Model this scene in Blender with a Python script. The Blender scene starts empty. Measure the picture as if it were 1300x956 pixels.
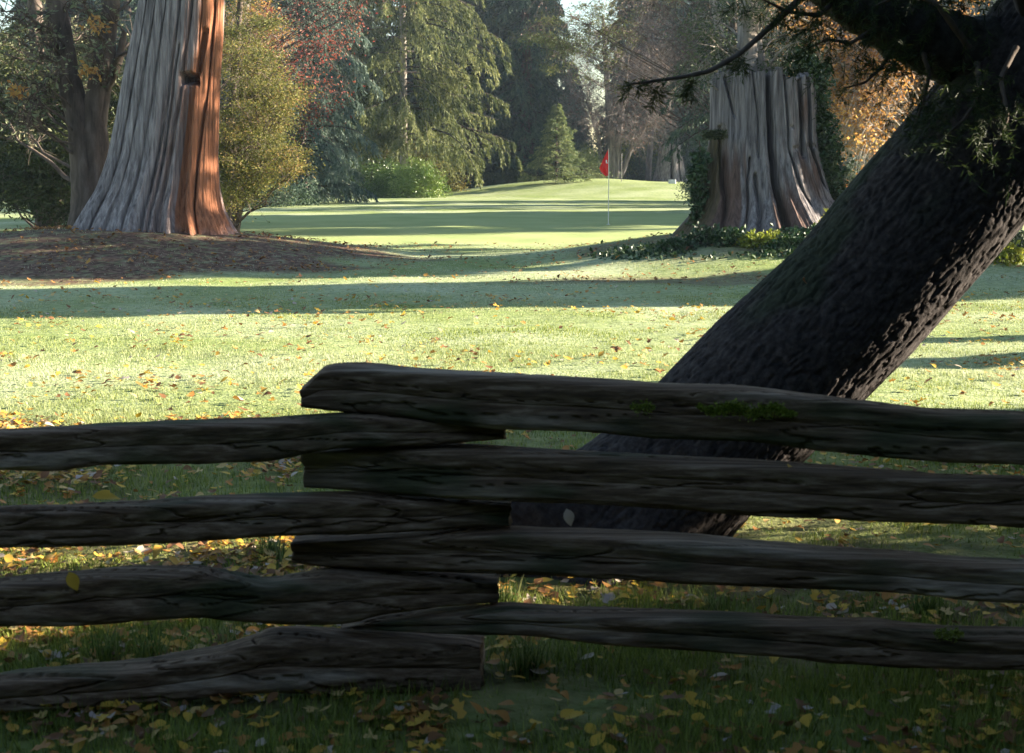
import bpy, math
import numpy as np
from mathutils import Vector

R = math.radians
F = 1805.0                  # focal length in photograph pixels
CAMZ = 1.6
PITCH = math.atan((433 - 215) / F)
scene = bpy.context.scene
col = scene.collection

# ------------------------------------------------------------------ numeric helpers
def norm(a):
    return a / np.maximum(np.linalg.norm(a, axis=-1, keepdims=True), 1e-9)

def at(px, py, D):
    """world point seen at photograph pixel px,py at forward distance D"""
    u, v = (px - 650) / F, -(py - 433) / F
    c, s = math.cos(PITCH), math.sin(PITCH)
    y = c + v * s
    z = -s + v * c
    k = D / y
    return np.array([u * k, D, CAMZ + z * k])

def atx(px, D):
    return (px - 650) / F * D * 1.0

def hsh(i, j, k, seed):
    n = (i * 73856093) ^ (j * 19349663) ^ (k * 83492791) ^ (seed * 2654435761 & 0x7fffffff)
    n = (n ^ (n >> 13)) * 1274126177 & 0x7fffffffffff
    n = n ^ (n >> 16)
    return (n & 0xffff) / 65535.0

def vnoise(p, seed=0):
    p = np.asarray(p, float)
    i = np.floor(p).astype(np.int64); f = p - i
    f = f * f * (3 - 2 * f)
    r = 0
    for a in (0, 1):
        for b in (0, 1):
            for c in (0, 1):
                w = (f[..., 0] if a else 1 - f[..., 0]) * (f[..., 1] if b else 1 - f[..., 1]) * (f[..., 2] if c else 1 - f[..., 2])
                r = r + w * hsh(i[..., 0] + a, i[..., 1] + b, i[..., 2] + c, seed)
    return r * 2 - 1

def fbm(p, oct=4, seed=0, gain=.5):
    r = 0; a = 1; t = 0
    for o in range(oct):
        r = r + a * vnoise(p * 2.03 ** o, seed + o); t += a; a *= gain
    return r / t

def worley2(u, v, seed=0):
    """F2-F1 of a jittered cell pattern"""
    iu = np.floor(u).astype(np.int64); iv = np.floor(v).astype(np.int64)
    d1 = np.full(u.shape, 9.0); d2 = np.full(u.shape, 9.0)
    for a in (-1, 0, 1):
        for b in (-1, 0, 1):
            cx = iu + a; cy = iv + b
            z = np.zeros_like(cx)
            fx = cx + hsh(cx, cy, z, seed); fy = cy + hsh(cx, cy, z, seed + 7)
            d = np.hypot(fx - u, fy - v)
            n1 = np.minimum(d1, d); d2 = np.minimum(d2, np.maximum(d1, d)); d1 = n1
    return d2 - d1

def sst(a, b, x):
    t = np.clip((x - a) / (b - a), 0, 1)
    return t * t * (3 - 2 * t)

# ------------------------------------------------------------------ objects
def mk_mesh(name, V, Fc, mat, smooth=False, attrs=None):
    V = np.asarray(V, np.float32); me = bpy.data.meshes.new(name)
    groups = Fc if isinstance(Fc, list) else [Fc]
    groups = [np.asarray(g, np.int32) for g in groups if len(g)]
    me.vertices.add(len(V)); me.vertices.foreach_set('co', V.ravel())
    loops = np.concatenate([g.ravel() for g in groups])
    sizes = np.concatenate([np.full(len(g), g.shape[1], np.int32) for g in groups])
    starts = np.concatenate([[0], np.cumsum(sizes)[:-1]]).astype(np.int32)
    me.loops.add(len(loops)); me.loops.foreach_set('vertex_index', loops)
    me.polygons.add(len(sizes)); me.polygons.foreach_set('loop_start', starts)
    me.update(calc_edges=True)
    me.polygons.foreach_set('use_smooth', np.full(len(sizes), smooth, bool))
    for k, a in (attrs or {}).items():
        at_ = me.attributes.new(k, 'FLOAT', 'POINT'); at_.data.foreach_set('value', np.asarray(a, np.float32).ravel())
    if mat: me.materials.append(mat)
    return me

def obj(name, V, Fc, mat, parent=None, smooth=False, attrs=None):
    o = bpy.data.objects.new(name, mk_mesh(name, V, Fc, mat, smooth, attrs))
    col.objects.link(o)
    if parent is not None:
        o.parent = parent
    return o

def tag(o, label=None, cat=None, group=None, kind=None):
    if label: o['label'] = label
    if cat: o['category'] = cat
    if group: o['group'] = group
    if kind: o['kind'] = kind
    return o

def thing(name, loc, label, cat, group=None, rz=0, scale=1):
    o = bpy.data.objects.new(name, None); col.objects.link(o)
    o.location = loc; o.rotation_euler = (0, 0, rz); o.scale = (scale,) * 3
    o.empty_display_size = .3
    return tag(o, label, cat, group)

def dup(root, loc, rz, scale, label, group=None):
    r = root.copy(); col.objects.link(r)
    r.location = loc; r.rotation_euler = (0, 0, rz); r.scale = scale if isinstance(scale, tuple) else (scale,) * 3
    r['label'] = label
    if group: r['group'] = group
    for ch in list(root.children):
        c = ch.copy(); col.objects.link(c); c.parent = r
        for g in list(ch.children):
            d = g.copy(); col.objects.link(d); d.parent = c
    return r

# ------------------------------------------------------------------ shape builders
def tubes(P, rad, sides=5, cap=True):
    """P (B,K,3) polylines, rad (B,K) -> V, quads"""
    P = np.asarray(P, float); rad = np.asarray(rad, float)
    B, K, _ = P.shape
    T = np.gradient(P, axis=1); T = norm(T)
    ref = np.where(np.abs(T[..., 2:3]) > .9, [1., 0, 0], [0, 0, 1.])
    A = norm(np.cross(T, ref)); Bn = np.cross(T, A)
    th = np.arange(sides) / sides * 2 * np.pi
    V = P[:, :, None] + rad[:, :, None, None] * (A[:, :, None] * np.cos(th)[:, None] + Bn[:, :, None] * np.sin(th)[:, None])
    idx = np.arange(B * K * sides).reshape(B, K, sides)
    a = idx[:, :-1]; b = idx[:, 1:]
    Q = np.stack([a, np.roll(a, -1, 2), np.roll(b, -1, 2), b], -1).reshape(-1, 4)
    return V.reshape(-1, 3), Q

def join(parts):
    Vs, Fs, off = [], [], 0
    for V, Fq in parts:
        if len(V) == 0: continue
        Vs.append(V); Fs.append(np.asarray(Fq) + off); off += len(V)
    if not Vs: return np.zeros((0, 3)), np.zeros((0, 4), int)
    return np.concatenate(Vs), np.concatenate(Fs)

def leafquads(P, Dr, L, W, rng, fold=.25):
    n = len(P)
    Dr = norm(Dr); N = norm(np.cross(Dr, rng.normal(size=(n, 3)))); S = np.cross(Dr, N)
    L = np.broadcast_to(L, (n,))[:, None]; W = np.broadcast_to(W, (n,))[:, None]
    m = P + Dr * L * .45
    V = np.stack([P, m + S * W / 2 + N * W * fold, P + Dr * L, m - S * W / 2 + N * W * fold], 1)
    Q = np.arange(n * 4).reshape(n, 4)
    return V.reshape(-1, 3), Q

def leafattr(n, rng, lo=0, hi=1):
    return np.repeat(lo + (hi - lo) * rng.random(n), 4)

def trunk_tube(pts, rads, sides=14, n=24, rough=.06, seed=1, vs=3.0):
    pts = np.asarray(pts, float); rads = np.asarray(rads, float)
    s = np.linspace(0, len(pts) - 1, n); k = np.arange(len(pts))
    P = np.stack([np.interp(s, k, pts[:, i]) for i in range(3)], -1)
    # smooth the polyline
    for _ in range(3): P[1:-1] = (P[:-2] + 2 * P[1:-1] + P[2:]) / 4
    rr = np.interp(s, k, rads)
    V, Q = tubes(P[None], rr[None], sides)
    C = np.repeat(P, sides, 0); d = norm(V - C)
    nz = fbm(np.c_[V[:, 0] * vs, V[:, 1] * vs, V[:, 2] * vs * .35], 3, seed)
    V = V + d * (np.repeat(rr, sides) * rough * 2 * nz)[:, None]
    return V, Q

def limbs_to(rng, axis, C, r0, K=7, sag=.15, sides=5, wob=.12):
    """curved limbs from the trunk polyline 'axis' to each crown centre"""
    axis = np.asarray(axis, float); B = len(C)
    ax = np.stack([np.interp(np.linspace(0, 1, 40), np.linspace(0, 1, len(axis)), axis[:, i]) for i in range(3)], -1)
    hd = np.linalg.norm(C[:, None, :2] - ax[None, :, :2], axis=-1)
    want = C[:, None, 2] - .55 * hd
    i = np.argmin(np.abs(ax[None, :, 2] - want) + .15 * hd, 1)
    S = ax[i]
    t = np.linspace(0, 1, K)[None, :, None]
    M = (S + C) / 2 + np.c_[np.zeros((B, 2)), np.linalg.norm(C - S, axis=1) * sag] + rng.normal(size=(B, 3)) * wob * np.linalg.norm(C - S, axis=1)[:, None]
    P = (1 - t) ** 2 * S[:, None] + 2 * t * (1 - t) * M[:, None] + t ** 2 * C[:, None]
    P[:, 1:-1] += rng.normal(size=(B, K - 2, 3)) * .02 * np.linalg.norm(C - S, axis=1)[:, None, None]
    ln = np.linalg.norm(C - S, axis=1)
    rad = (r0 * np.clip(ln / ln.max(), .35, 1))[:, None] * np.linspace(1, .22, K)[None]
    return tubes(P, rad, sides), P

def twigs(rng, P, n, L, r, grav=.0, spread=1.0, D0=None, K=5, sides=3):
    B = len(P)
    P = np.repeat(P, n, 0)
    d = rng.normal(size=(B * n, 3)) * spread
    if D0 is not None: d = d + np.repeat(norm(D0), n, 0) * 1.3
    d = norm(d); l = L * rng.uniform(.4, 1, B * n)
    t = np.linspace(0, 1, K)
    kink = rng.normal(size=(B * n, 3)) * .25
    Q = P[:, None] + d[:, None] * (l[:, None] * t)[..., None] + kink[:, None] * (l[:, None] * t ** 2)[..., None]
    Q[..., 2] -= grav * l[:, None] * t ** 2
    return tubes(Q, np.full(B * n, r)[:, None] * np.linspace(1, .35, K)[None], sides), Q

def conifer(rng, h, r, z0, nb, nbl, nn, droop=.35, upt=.1, ll=.3, lw=.09, hang=.5, prof=.75, rt=None, one_side=None, bl=.33, brad=.011):
    u = (np.arange(nb) + rng.random(nb)) / nb
    z = z0 + (h - z0) * u ** 1.05
    az = np.arange(nb) * 2.39996 + rng.normal(size=nb) * .35
    Lb = r * np.clip((h - z) / (h - z0), .02, 1) ** prof * rng.uniform(.62, 1.12, nb)
    if one_side is not None:
        Lb *= 1 + one_side[1] * np.cos(az - one_side[0])
    # uneven gaps
    Lb *= 1 + .25 * vnoise(np.c_[np.cos(az) * 1.5, np.sin(az) * 1.5, z * .9], 5)
    d = np.c_[np.cos(az), np.sin(az), np.zeros(nb)]
    dr = droop * rng.uniform(.7, 1.3, nb)
    base = np.c_[np.zeros((nb, 2)), z]
    kk = rng.normal(size=(nb, 3)) * [.10, .10, .07]; ph = rng.uniform(0, 6, nb)
    def bp(t, i):
        return base[i] + d[i] * (Lb[i] * t)[:, None] + np.c_[np.zeros((len(t), 2)), Lb[i] * (upt * t - dr[i] * t * t)] + kk[i] * (Lb[i] * np.sin(t * 4.2 + ph[i] * (t > 0)) * t)[:, None]
    K = 7
    ii = np.repeat(np.arange(nb), K); tt = np.tile(np.linspace(0, 1, K), nb)
    BP = bp(tt, ii).reshape(nb, K, 3)
    bw = tubes(BP, (brad * Lb + .008)[:, None] * np.linspace(1, .15, K)[None], 4); wood = []
    rt = rt or h * .017
    tz = np.linspace(0, h, 26); tr = rt * (1 - tz / h) ** .8 + .015 + rt * .5 * np.exp(-tz / (rt * 2))
    tp = np.c_[.05 * rt * np.sin(tz), .05 * rt * np.cos(tz * .7), tz - .25 * (tz == 0)]
    wood.append(tubes(tp[None], tr[None], 10))
    i = np.repeat(np.arange(nb), nbl)
    t = .1 + .9 * rng.random(nb * nbl) ** .8
    Bp = bp(t, i)
    T = norm(d[i] + np.c_[np.zeros((len(i), 2)), upt - 2 * dr[i] * t])
    S = norm(np.cross(T, [0, 0, 1.])) * np.where(rng.random(len(i)) < .5, -1, 1)[:, None]
    bd = norm(T * rng.uniform(.35, 1.1, len(i))[:, None] + S * rng.uniform(.2, .9, len(i))[:, None] + np.c_[np.zeros((len(i), 2)), -hang * rng.uniform(.2, 1.1, len(i))])
    lb = (Lb[i] * bl * (1.1 - t) + ll * 1.1) * rng.uniform(.5, 1.2, len(i))
    j = np.repeat(np.arange(len(i)), nn)
    w = rng.random(len(j))
    P = Bp[j] + bd[j] * (lb[j] * w)[:, None] + rng.normal(size=(len(j), 3)) * ll * .14
    P[:, 2] -= hang * .5 * lb[j] * w * w
    Dr = norm(bd[j] + rng.normal(size=(len(j), 3)) * .45 + np.c_[np.zeros((len(j), 2)), -hang * .6 * np.ones(len(j))])
    V, Q = leafquads(P, Dr, ll * rng.uniform(.5, 1.1, len(j)), lw * rng.uniform(.6, 1.2, len(j)), rng)
    tone = np.clip(.5 + .18 * rng.normal(size=len(i))[j] + .12 * rng.normal(size=len(j)), 0, 1)
    return join(wood), bw, (V, Q), np.repeat(tone, 4)

# ------------------------------------------------------------------ materials
def new_mat(name):
    m = bpy.data.materials.new(name); m.use_nodes = True
    nt = m.node_tree; nt.nodes.clear()
    return m, nt, nt.nodes, nt.links

def ramp(ns, cols, pos=None):
    r = ns.new('ShaderNodeValToRGB'); e = r.color_ramp.elements
    n = len(cols); pos = pos or [i / (n - 1) for i in range(n)]
    while len(e) < n: e.new(.5)
    for i in range(n):
        e[i].position = pos[i]; e[i].color = (*cols[i], 1)
    return r

def leaf_mat(name, cols, trans=.3, rough=.6, spec=.25, pos=None, noise=.35, nscale=1.2):
    m, nt, ns, ln = new_mat(name)
    a = ns.new('ShaderNodeAttribute'); a.attribute_name = 'v'
    g = ns.new('ShaderNodeNewGeometry'); nz = ns.new('ShaderNodeTexNoise'); nz.inputs['Scale'].default_value = nscale
    ln.new(g.outputs['Position'], nz.inputs['Vector'])
    mx = ns.new('ShaderNodeMath'); mx.operation = 'MULTIPLY_ADD'
    s = ns.new('ShaderNodeMath'); s.operation = 'SUBTRACT'; s.inputs[1].default_value = .5
    ln.new(nz.outputs['Fac'], s.inputs[0]); ln.new(s.outputs[0], mx.inputs[0]); mx.inputs[1].default_value = noise * 2
    ln.new(a.outputs['Fac'], mx.inputs[2])
    r = ramp(ns, cols, pos); ln.new(mx.outputs[0], r.inputs[0])
    p = ns.new('ShaderNodeBsdfPrincipled'); p.inputs['Roughness'].default_value = rough
    p.inputs['Specular IOR Level'].default_value = spec
    t = ns.new('ShaderNodeBsdfTranslucent'); mix = ns.new('ShaderNodeMixShader'); mix.inputs[0].default_value = trans
    o = ns.new('ShaderNodeOutputMaterial')
    ln.new(r.outputs[0], p.inputs['Base Color']); ln.new(r.outputs[0], t.inputs['Color'])
    ln.new(p.outputs[0], mix.inputs[1]); ln.new(t.outputs[0], mix.inputs[2]); ln.new(mix.outputs[0], o.inputs['Surface'])
    return m

def bark_mat(name, cols, scale=(6, 6, 1.2), bump=.5, rough=.9, dist=.03, detail=8, extra=None, pos=None, generated=False):
    """stretched-noise bark or wood; extra = (attribute, colour) patch"""
    m, nt, ns, ln = new_mat(name)
    tc = ns.new('ShaderNodeTexCoord'); mp = ns.new('ShaderNodeMapping')
    mp.inputs['Scale'].default_value = scale; ln.new(tc.outputs['Object'], mp.inputs[0])
    n1 = ns.new('ShaderNodeTexNoise'); n1.inputs['Scale'].default_value = 1; n1.inputs['Detail'].default_value = detail
    n1.inputs['Roughness'].default_value = .65
    ln.new(mp.outputs[0], n1.inputs['Vector'])
    r = ramp(ns, cols, pos); ln.new(n1.outputs['Fac'], r.inputs[0])
    src = r.outputs[0]
    for (attr, c) in (extra or []):
        a = ns.new('ShaderNodeAttribute'); a.attribute_name = attr
        r2 = ramp(ns, [tuple(x * .45 for x in c), c, tuple(min(1, x * 1.5) for x in c)], [.3, .5, .72]); ln.new(n1.outputs['Fac'], r2.inputs[0])
        mix = ns.new('ShaderNodeMix'); mix.data_type = 'RGBA'
        ln.new(a.outputs['Fac'], mix.inputs['Factor']); ln.new(src, mix.inputs['A']); ln.new(r2.outputs[0], mix.inputs['B'])
        src = mix.outputs['Result']
    p = ns.new('ShaderNodeBsdfPrincipled'); p.inputs['Roughness'].default_value = rough; p.inputs['Specular IOR Level'].default_value = .25
    ln.new(src, p.inputs['Base Color'])
    b = ns.new('ShaderNodeBump'); b.inputs['Strength'].default_value = bump; b.inputs['Distance'].default_value = dist
    ln.new(n1.outputs['Fac'], b.inputs['Height']); ln.new(b.outputs[0], p.inputs['Normal'])
    o = ns.new('ShaderNodeOutputMaterial'); ln.new(p.outputs[0], o.inputs['Surface'])
    return m

def plain(name, c, rough=.6, var=.12, scale=8):
    m, nt, ns, ln = new_mat(name)
    tc = ns.new('ShaderNodeTexCoord'); n1 = ns.new('ShaderNodeTexNoise'); n1.inputs['Scale'].default_value = scale
    ln.new(tc.outputs['Object'], n1.inputs['Vector'])
    r = ramp(ns, [tuple(x * (1 - var) for x in c), tuple(min(1, x * (1 + var)) for x in c)], [.3, .7]); ln.new(n1.outputs['Fac'], r.inputs[0])
    p = ns.new('ShaderNodeBsdfPrincipled'); p.inputs['Roughness'].default_value = rough
    ln.new(r.outputs[0], p.inputs['Base Color'])
    o = ns.new('ShaderNodeOutputMaterial'); ln.new(p.outputs[0], o.inputs['Surface'])
    return m

M_bark = bark_mat('brown_bark', [(.03, .022, .017), (.10, .075, .06), (.19, .15, .125)], pos=[.3, .52, .75])
M_dbark = bark_mat('dark_twig_bark', [(.02, .016, .013), (.05, .04, .032), (.09, .075, .06)], pos=[.3, .52, .75])
M_barkgrey = bark_mat('grey_bark', [(.045, .04, .038), (.14, .12, .115), (.26, .235, .22)], pos=[.3, .52, .75])
M_pale = bark_mat('pale_bark', [(.12, .1, .09), (.28, .24, .21), (.42, .38, .34)], pos=[.3, .52, .75])
M_lean = bark_mat('furrowed_bark', [(.012, .0095, .009), (.038, .030, .028), (.085, .070, .065)], scale=(28, 28, 28), bump=.6, dist=.008, pos=[.3, .5, .75], extra=[('moss', (.03, .034, .02))])
M_snag = bark_mat('weathered_cedar', [(.06, .05, .05), (.21, .185, .185), (.40, .36, .35)], scale=(16, 16, .7), bump=1, dist=.03, pos=[.3, .5, .72], extra=[('red', (.30, .12, .06))])
M_stump = bark_mat('old_grey_cedar', [(.04, .034, .034), (.165, .145, .145), (.33, .30, .295)], scale=(17, 17, .9), bump=1, dist=.03, pos=[.3, .5, .72], extra=[('red', (.11, .068, .055)), ('moss', (.075, .058, .028))])
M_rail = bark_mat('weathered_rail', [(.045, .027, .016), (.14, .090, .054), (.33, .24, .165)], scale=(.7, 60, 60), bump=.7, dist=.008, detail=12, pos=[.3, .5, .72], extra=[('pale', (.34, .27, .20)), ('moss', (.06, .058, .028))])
M_moss = leaf_mat('moss', [(.12, .17, .02), (.25, .32, .04), (.4, .45, .07)], trans=.15, noise=.2)

L_lit = leaf_mat('spruce_foliage', [(.04, .06, .02), (.12, .14, .045), (.24, .25, .09)], trans=.3, noise=.6, nscale=.5)
L_small = leaf_mat('pale_fir_foliage', [(.06, .10, .045), (.16, .20, .08), (.28, .30, .13)], trans=.25)
L_blue = leaf_mat('blue_green_foliage', [(.04, .07, .055), (.10, .145, .11), (.20, .25, .18)], trans=.25)
L_dark = leaf_mat('dark_conifer_foliage', [(.025, .048, .036), (.06, .10, .062), (.115, .16, .085)], trans=.22)
L_dark2 = leaf_mat('dim_conifer_foliage', [(.03, .05, .03), (.08, .105, .048), (.15, .17, .07)], trans=.25)
L_yew = leaf_mat('dark_olive_foliage', [(.02, .03, .01), (.05, .065, .02), (.09, .10, .03)], trans=.25)
L_olive = leaf_mat('olive_yellow_foliage', [(.04, .05, .014), (.10, .115, .025), (.20, .19, .045), (.30, .19, .07)], trans=.35, noise=.7, nscale=.9)
L_rhodo = leaf_mat('glossy_shrub_leaves', [(.05, .10, .018), (.15, .24, .04), (.34, .40, .11)], trans=.2, rough=.35, spec=.5)
L_red = leaf_mat('red_leaves', [(.16, .03, .025), (.26, .06, .045), (.36, .15, .07)], trans=.35)
L_orange = leaf_mat('orange_leaves', [(.20, .08, .03), (.38, .18, .05), (.52, .34, .10)], trans=.4)
L_palegreen = leaf_mat('pale_leaves', [(.09, .13, .07), (.20, .23, .13), (.38, .34, .2)], trans=.3)
L_fall = leaf_mat('fallen_leaves', [(.16, .075, .035), (.42, .2, .05), (.58, .37, .05), (.5, .40, .30), (.42, .35, .33)], trans=.2, noise=.05, pos=[0, .25, .5, .75, 1])
L_ivy = leaf_mat('ivy_leaves', [(.012, .035, .010), (.03, .07, .018), (.10, .14, .05)], trans=.12, rough=.45, spec=.4)
L_yg = leaf_mat('yellow_green_leaves', [(.10, .13, .02), (.24, .27, .03), (.4, .36, .05)], trans=.4)
L_copper = leaf_mat('copper_leaves', [(.07, .045, .045), (.15, .10, .09), (.28, .18, .14)], trans=.35)
L_needle = leaf_mat('near_needles', [(.010, .02, .008), (.03, .05, .015), (.06, .08, .02)], trans=.2)

# ------------------------------------------------------------------ terrain
def mound(x, y, cx, cy, rx, ry, hh, p=1.0):
    d = np.sqrt(((x - cx) / rx) ** 2 + ((y - cy) / ry) ** 2)
    return hh * (1 - .45 * sst(.1, 1.0, d) - .55 * np.clip((d - .3) / .7, 0, 1))

def height(x, y):
    x = np.asarray(x, float); y = np.asarray(y, float)
    h = mound(x, y, -7.2, 26.2, 5.6, 5.6, .50) + mound(x, y, 5.2, 26, 5.6, 5.2, .50)
    h = h + .035 * vnoise(np.stack([x * .12, y * .12, x * 0], -1), 3) * sst(8, 25, y)
    h = h + .14 * vnoise(np.stack([x * .05, y * .075, x * 0 + 3], -1), 9) * sst(45, 60, y)
    h = h + .80 * mound(x, y, 9, 88, 13, 16, 1) + .45 * mound(x, y, 1, 92, 9, 10, 1)
    h = h + .018 * vnoise(np.stack([x * 1.1, y * 1.1, x * 0], -1), 11)
    return h

def H(x, y): return float(height(np.array([x]), np.array([y]))[0])

def mulch_mask(x, y):
    n = .35 * fbm(np.stack([x * .7, y * .7, x * 0], -1), 3, 21)
    a = 1 - sst(.8, 1.08, np.sqrt(((x + 7.0) / 5.4) ** 2 + ((y - 25.2) / 5.2) ** 2) + n)
    b = .8 * (1 - sst(.6, 1.0, np.sqrt(((x - 5.3) / 4.6) ** 2 + ((y - 25.6) / 3.8) ** 2) + n))
    c = .75 * (1 - sst(.4, 1., np.sqrt(((x - 1.1) / 2.3) ** 2 + ((y - 5.1) / 1.0) ** 2) + n))
    e = .7 * (1 - sst(.5, 1., np.sqrt(((x - 3.4) / 3.9) ** 2 + ((y - 20.6) / 1.3) ** 2) + n))
    f = .7 * (1 - sst(7.5, 10.5, y)) * (y > 1) * (.6 + 2.2 * n)
    return np.clip(np.maximum.reduce([a, b, c, e, f]), 0, 1)

def green_mask(x, y):   # the mown putting green around the flag
    return (1 - sst(.85, 1.0, np.sqrt(((x - 1) / 15) ** 2 + ((y - 41) / 11.5) ** 2)))

def build_ground():
    ys = np.concatenate([np.arange(-12, 2, .5), np.arange(2, 14, .12), np.arange(14, 34, .22), np.arange(34, 100, .8), np.arange(100, 160, 3), [180, 220, 300, 500, 900]])
    xs0 = np.concatenate([np.arange(0, 5, .14), np.arange(5, 13, .25), np.arange(13, 50, 1.2), [52, 60, 75, 100, 150, 300, 900]])
    xs = np.concatenate([-xs0[::-1], xs0[1:]])
    X, Y = np.meshgrid(xs, ys)
    Z = height(X, Y)
    V = np.stack([X, Y, Z], -1).reshape(-1, 3)
    idx = np.arange(len(V)).reshape(X.shape)
    Q = np.stack([idx[:-1, :-1], idx[:-1, 1:], idx[1:, 1:], idx[1:, :-1]], -1).reshape(-1, 4)
    m, nt, ns, ln = new_mat('lawn')
    g = ns.new('ShaderNodeNewGeometry')
    def noise(sc, det=4, vec=None):
        n = ns.new('ShaderNodeTexNoise'); n.inputs['Scale'].default_value = sc; n.inputs['Detail'].default_value = det
        ln.new(vec or g.outputs['Position'], n.inputs['Vector']); return n.outputs['Fac']
    def mixc(f, a, b):
        x = ns.new('ShaderNodeMix'); x.data_type = 'RGBA'; ln.new(f, x.inputs['Factor'])
        for s, v in (('A', a), ('B', b)):
            if isinstance(v, tuple): x.inputs[s].default_value = (*v, 1)
            else: ln.new(v, x.inputs[s])
        return x.outputs['Result']
    def mapr(f, a, b, c=0, d=1):
        x = ns.new('ShaderNodeMapRange'); x.inputs[1].default_value = a; x.inputs[2].default_value = b
        x.inputs[3].default_value = c; x.inputs[4].default_value = d; ln.new(f, x.inputs[0]); return x.outputs[0]
    c = ramp(ns, [(.09, .13, .022), (.17, .23, .05), (.25, .29, .08)], [.3, .5, .7]); ln.new(noise(7, 8), c.inputs[0])
    fr = mapr(noise(.35, 5), .35, .66, .12, .8)
    fr2 = ns.new('ShaderNodeMath'); fr2.operation = 'MULTIPLY'; ln.new(fr, fr2.inputs[0]); ln.new(mapr(noise(14, 6), .32, .6, .3, .85), fr2.inputs[1])
    fa = ns.new('ShaderNodeAttribute'); fa.attribute_name = 'frost'
    fr3 = ns.new('ShaderNodeMath'); fr3.operation = 'MULTIPLY'; ln.new(fr2.outputs[0], fr3.inputs[0]); ln.new(fa.outputs['Fac'], fr3.inputs[1])
    grass = mixc(fr3.outputs[0], c.outputs[0], (.52, .54, .38))
    ga = ns.new('ShaderNodeAttribute'); ga.attribute_name = 'green'
    gc = ramp(ns, [(.27, .33, .12), (.34, .39, .16)], [.35, .65]); ln.new(noise(.5, 3), gc.inputs[0])
    c2 = mixc(ga.outputs['Fac'], grass, gc.outputs[0])
    mu = ramp(ns, [(.04, .023, .015), (.11, .062, .04), (.21, .14, .095)], [.32, .5, .7]); ln.new(noise(11, 8), mu.inputs[0])
    ma = ns.new('ShaderNodeAttribute'); ma.attribute_name = 'mulch'
    mm = ns.new('ShaderNodeMath'); mm.operation = 'MULTIPLY'; ln.new(ma.outputs['Fac'], mm.inputs[0]); ln.new(mapr(noise(5, 5), .3, .5, .45, 1), mm.inputs[1])
    c3 = mixc(mm.outputs[0], c2, mu.outputs[0])
    p = ns.new('ShaderNodeBsdfPrincipled'); p.inputs['Roughness'].default_value = .9; p.inputs['Specular IOR Level'].default_value = .15
    ln.new(c3, p.inputs['Base Color'])
    b = ns.new('ShaderNodeBump'); b.inputs['Strength'].default_value = .6; b.inputs['Distance'].default_value = .03
    ln.new(noise(40, 6), b.inputs['Height']); ln.new(b.outputs[0], p.inputs['Normal'])
    o = ns.new('ShaderNodeOutputMaterial'); ln.new(p.outputs[0], o.inputs['Surface'])
    x, y = V[:, 0], V[:, 1]
    gm = green_mask(x, y)
    frost = np.clip(sst(6.5, 11, y) * (1 - .3 * sst(60, 90, y)), .12, 1)
    gr = obj('ground', V, Q, m, smooth=True, attrs={'mulch': mulch_mask(x, y), 'green': gm, 'frost': frost})
    tag(gr, kind='structure')
build_ground()

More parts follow.
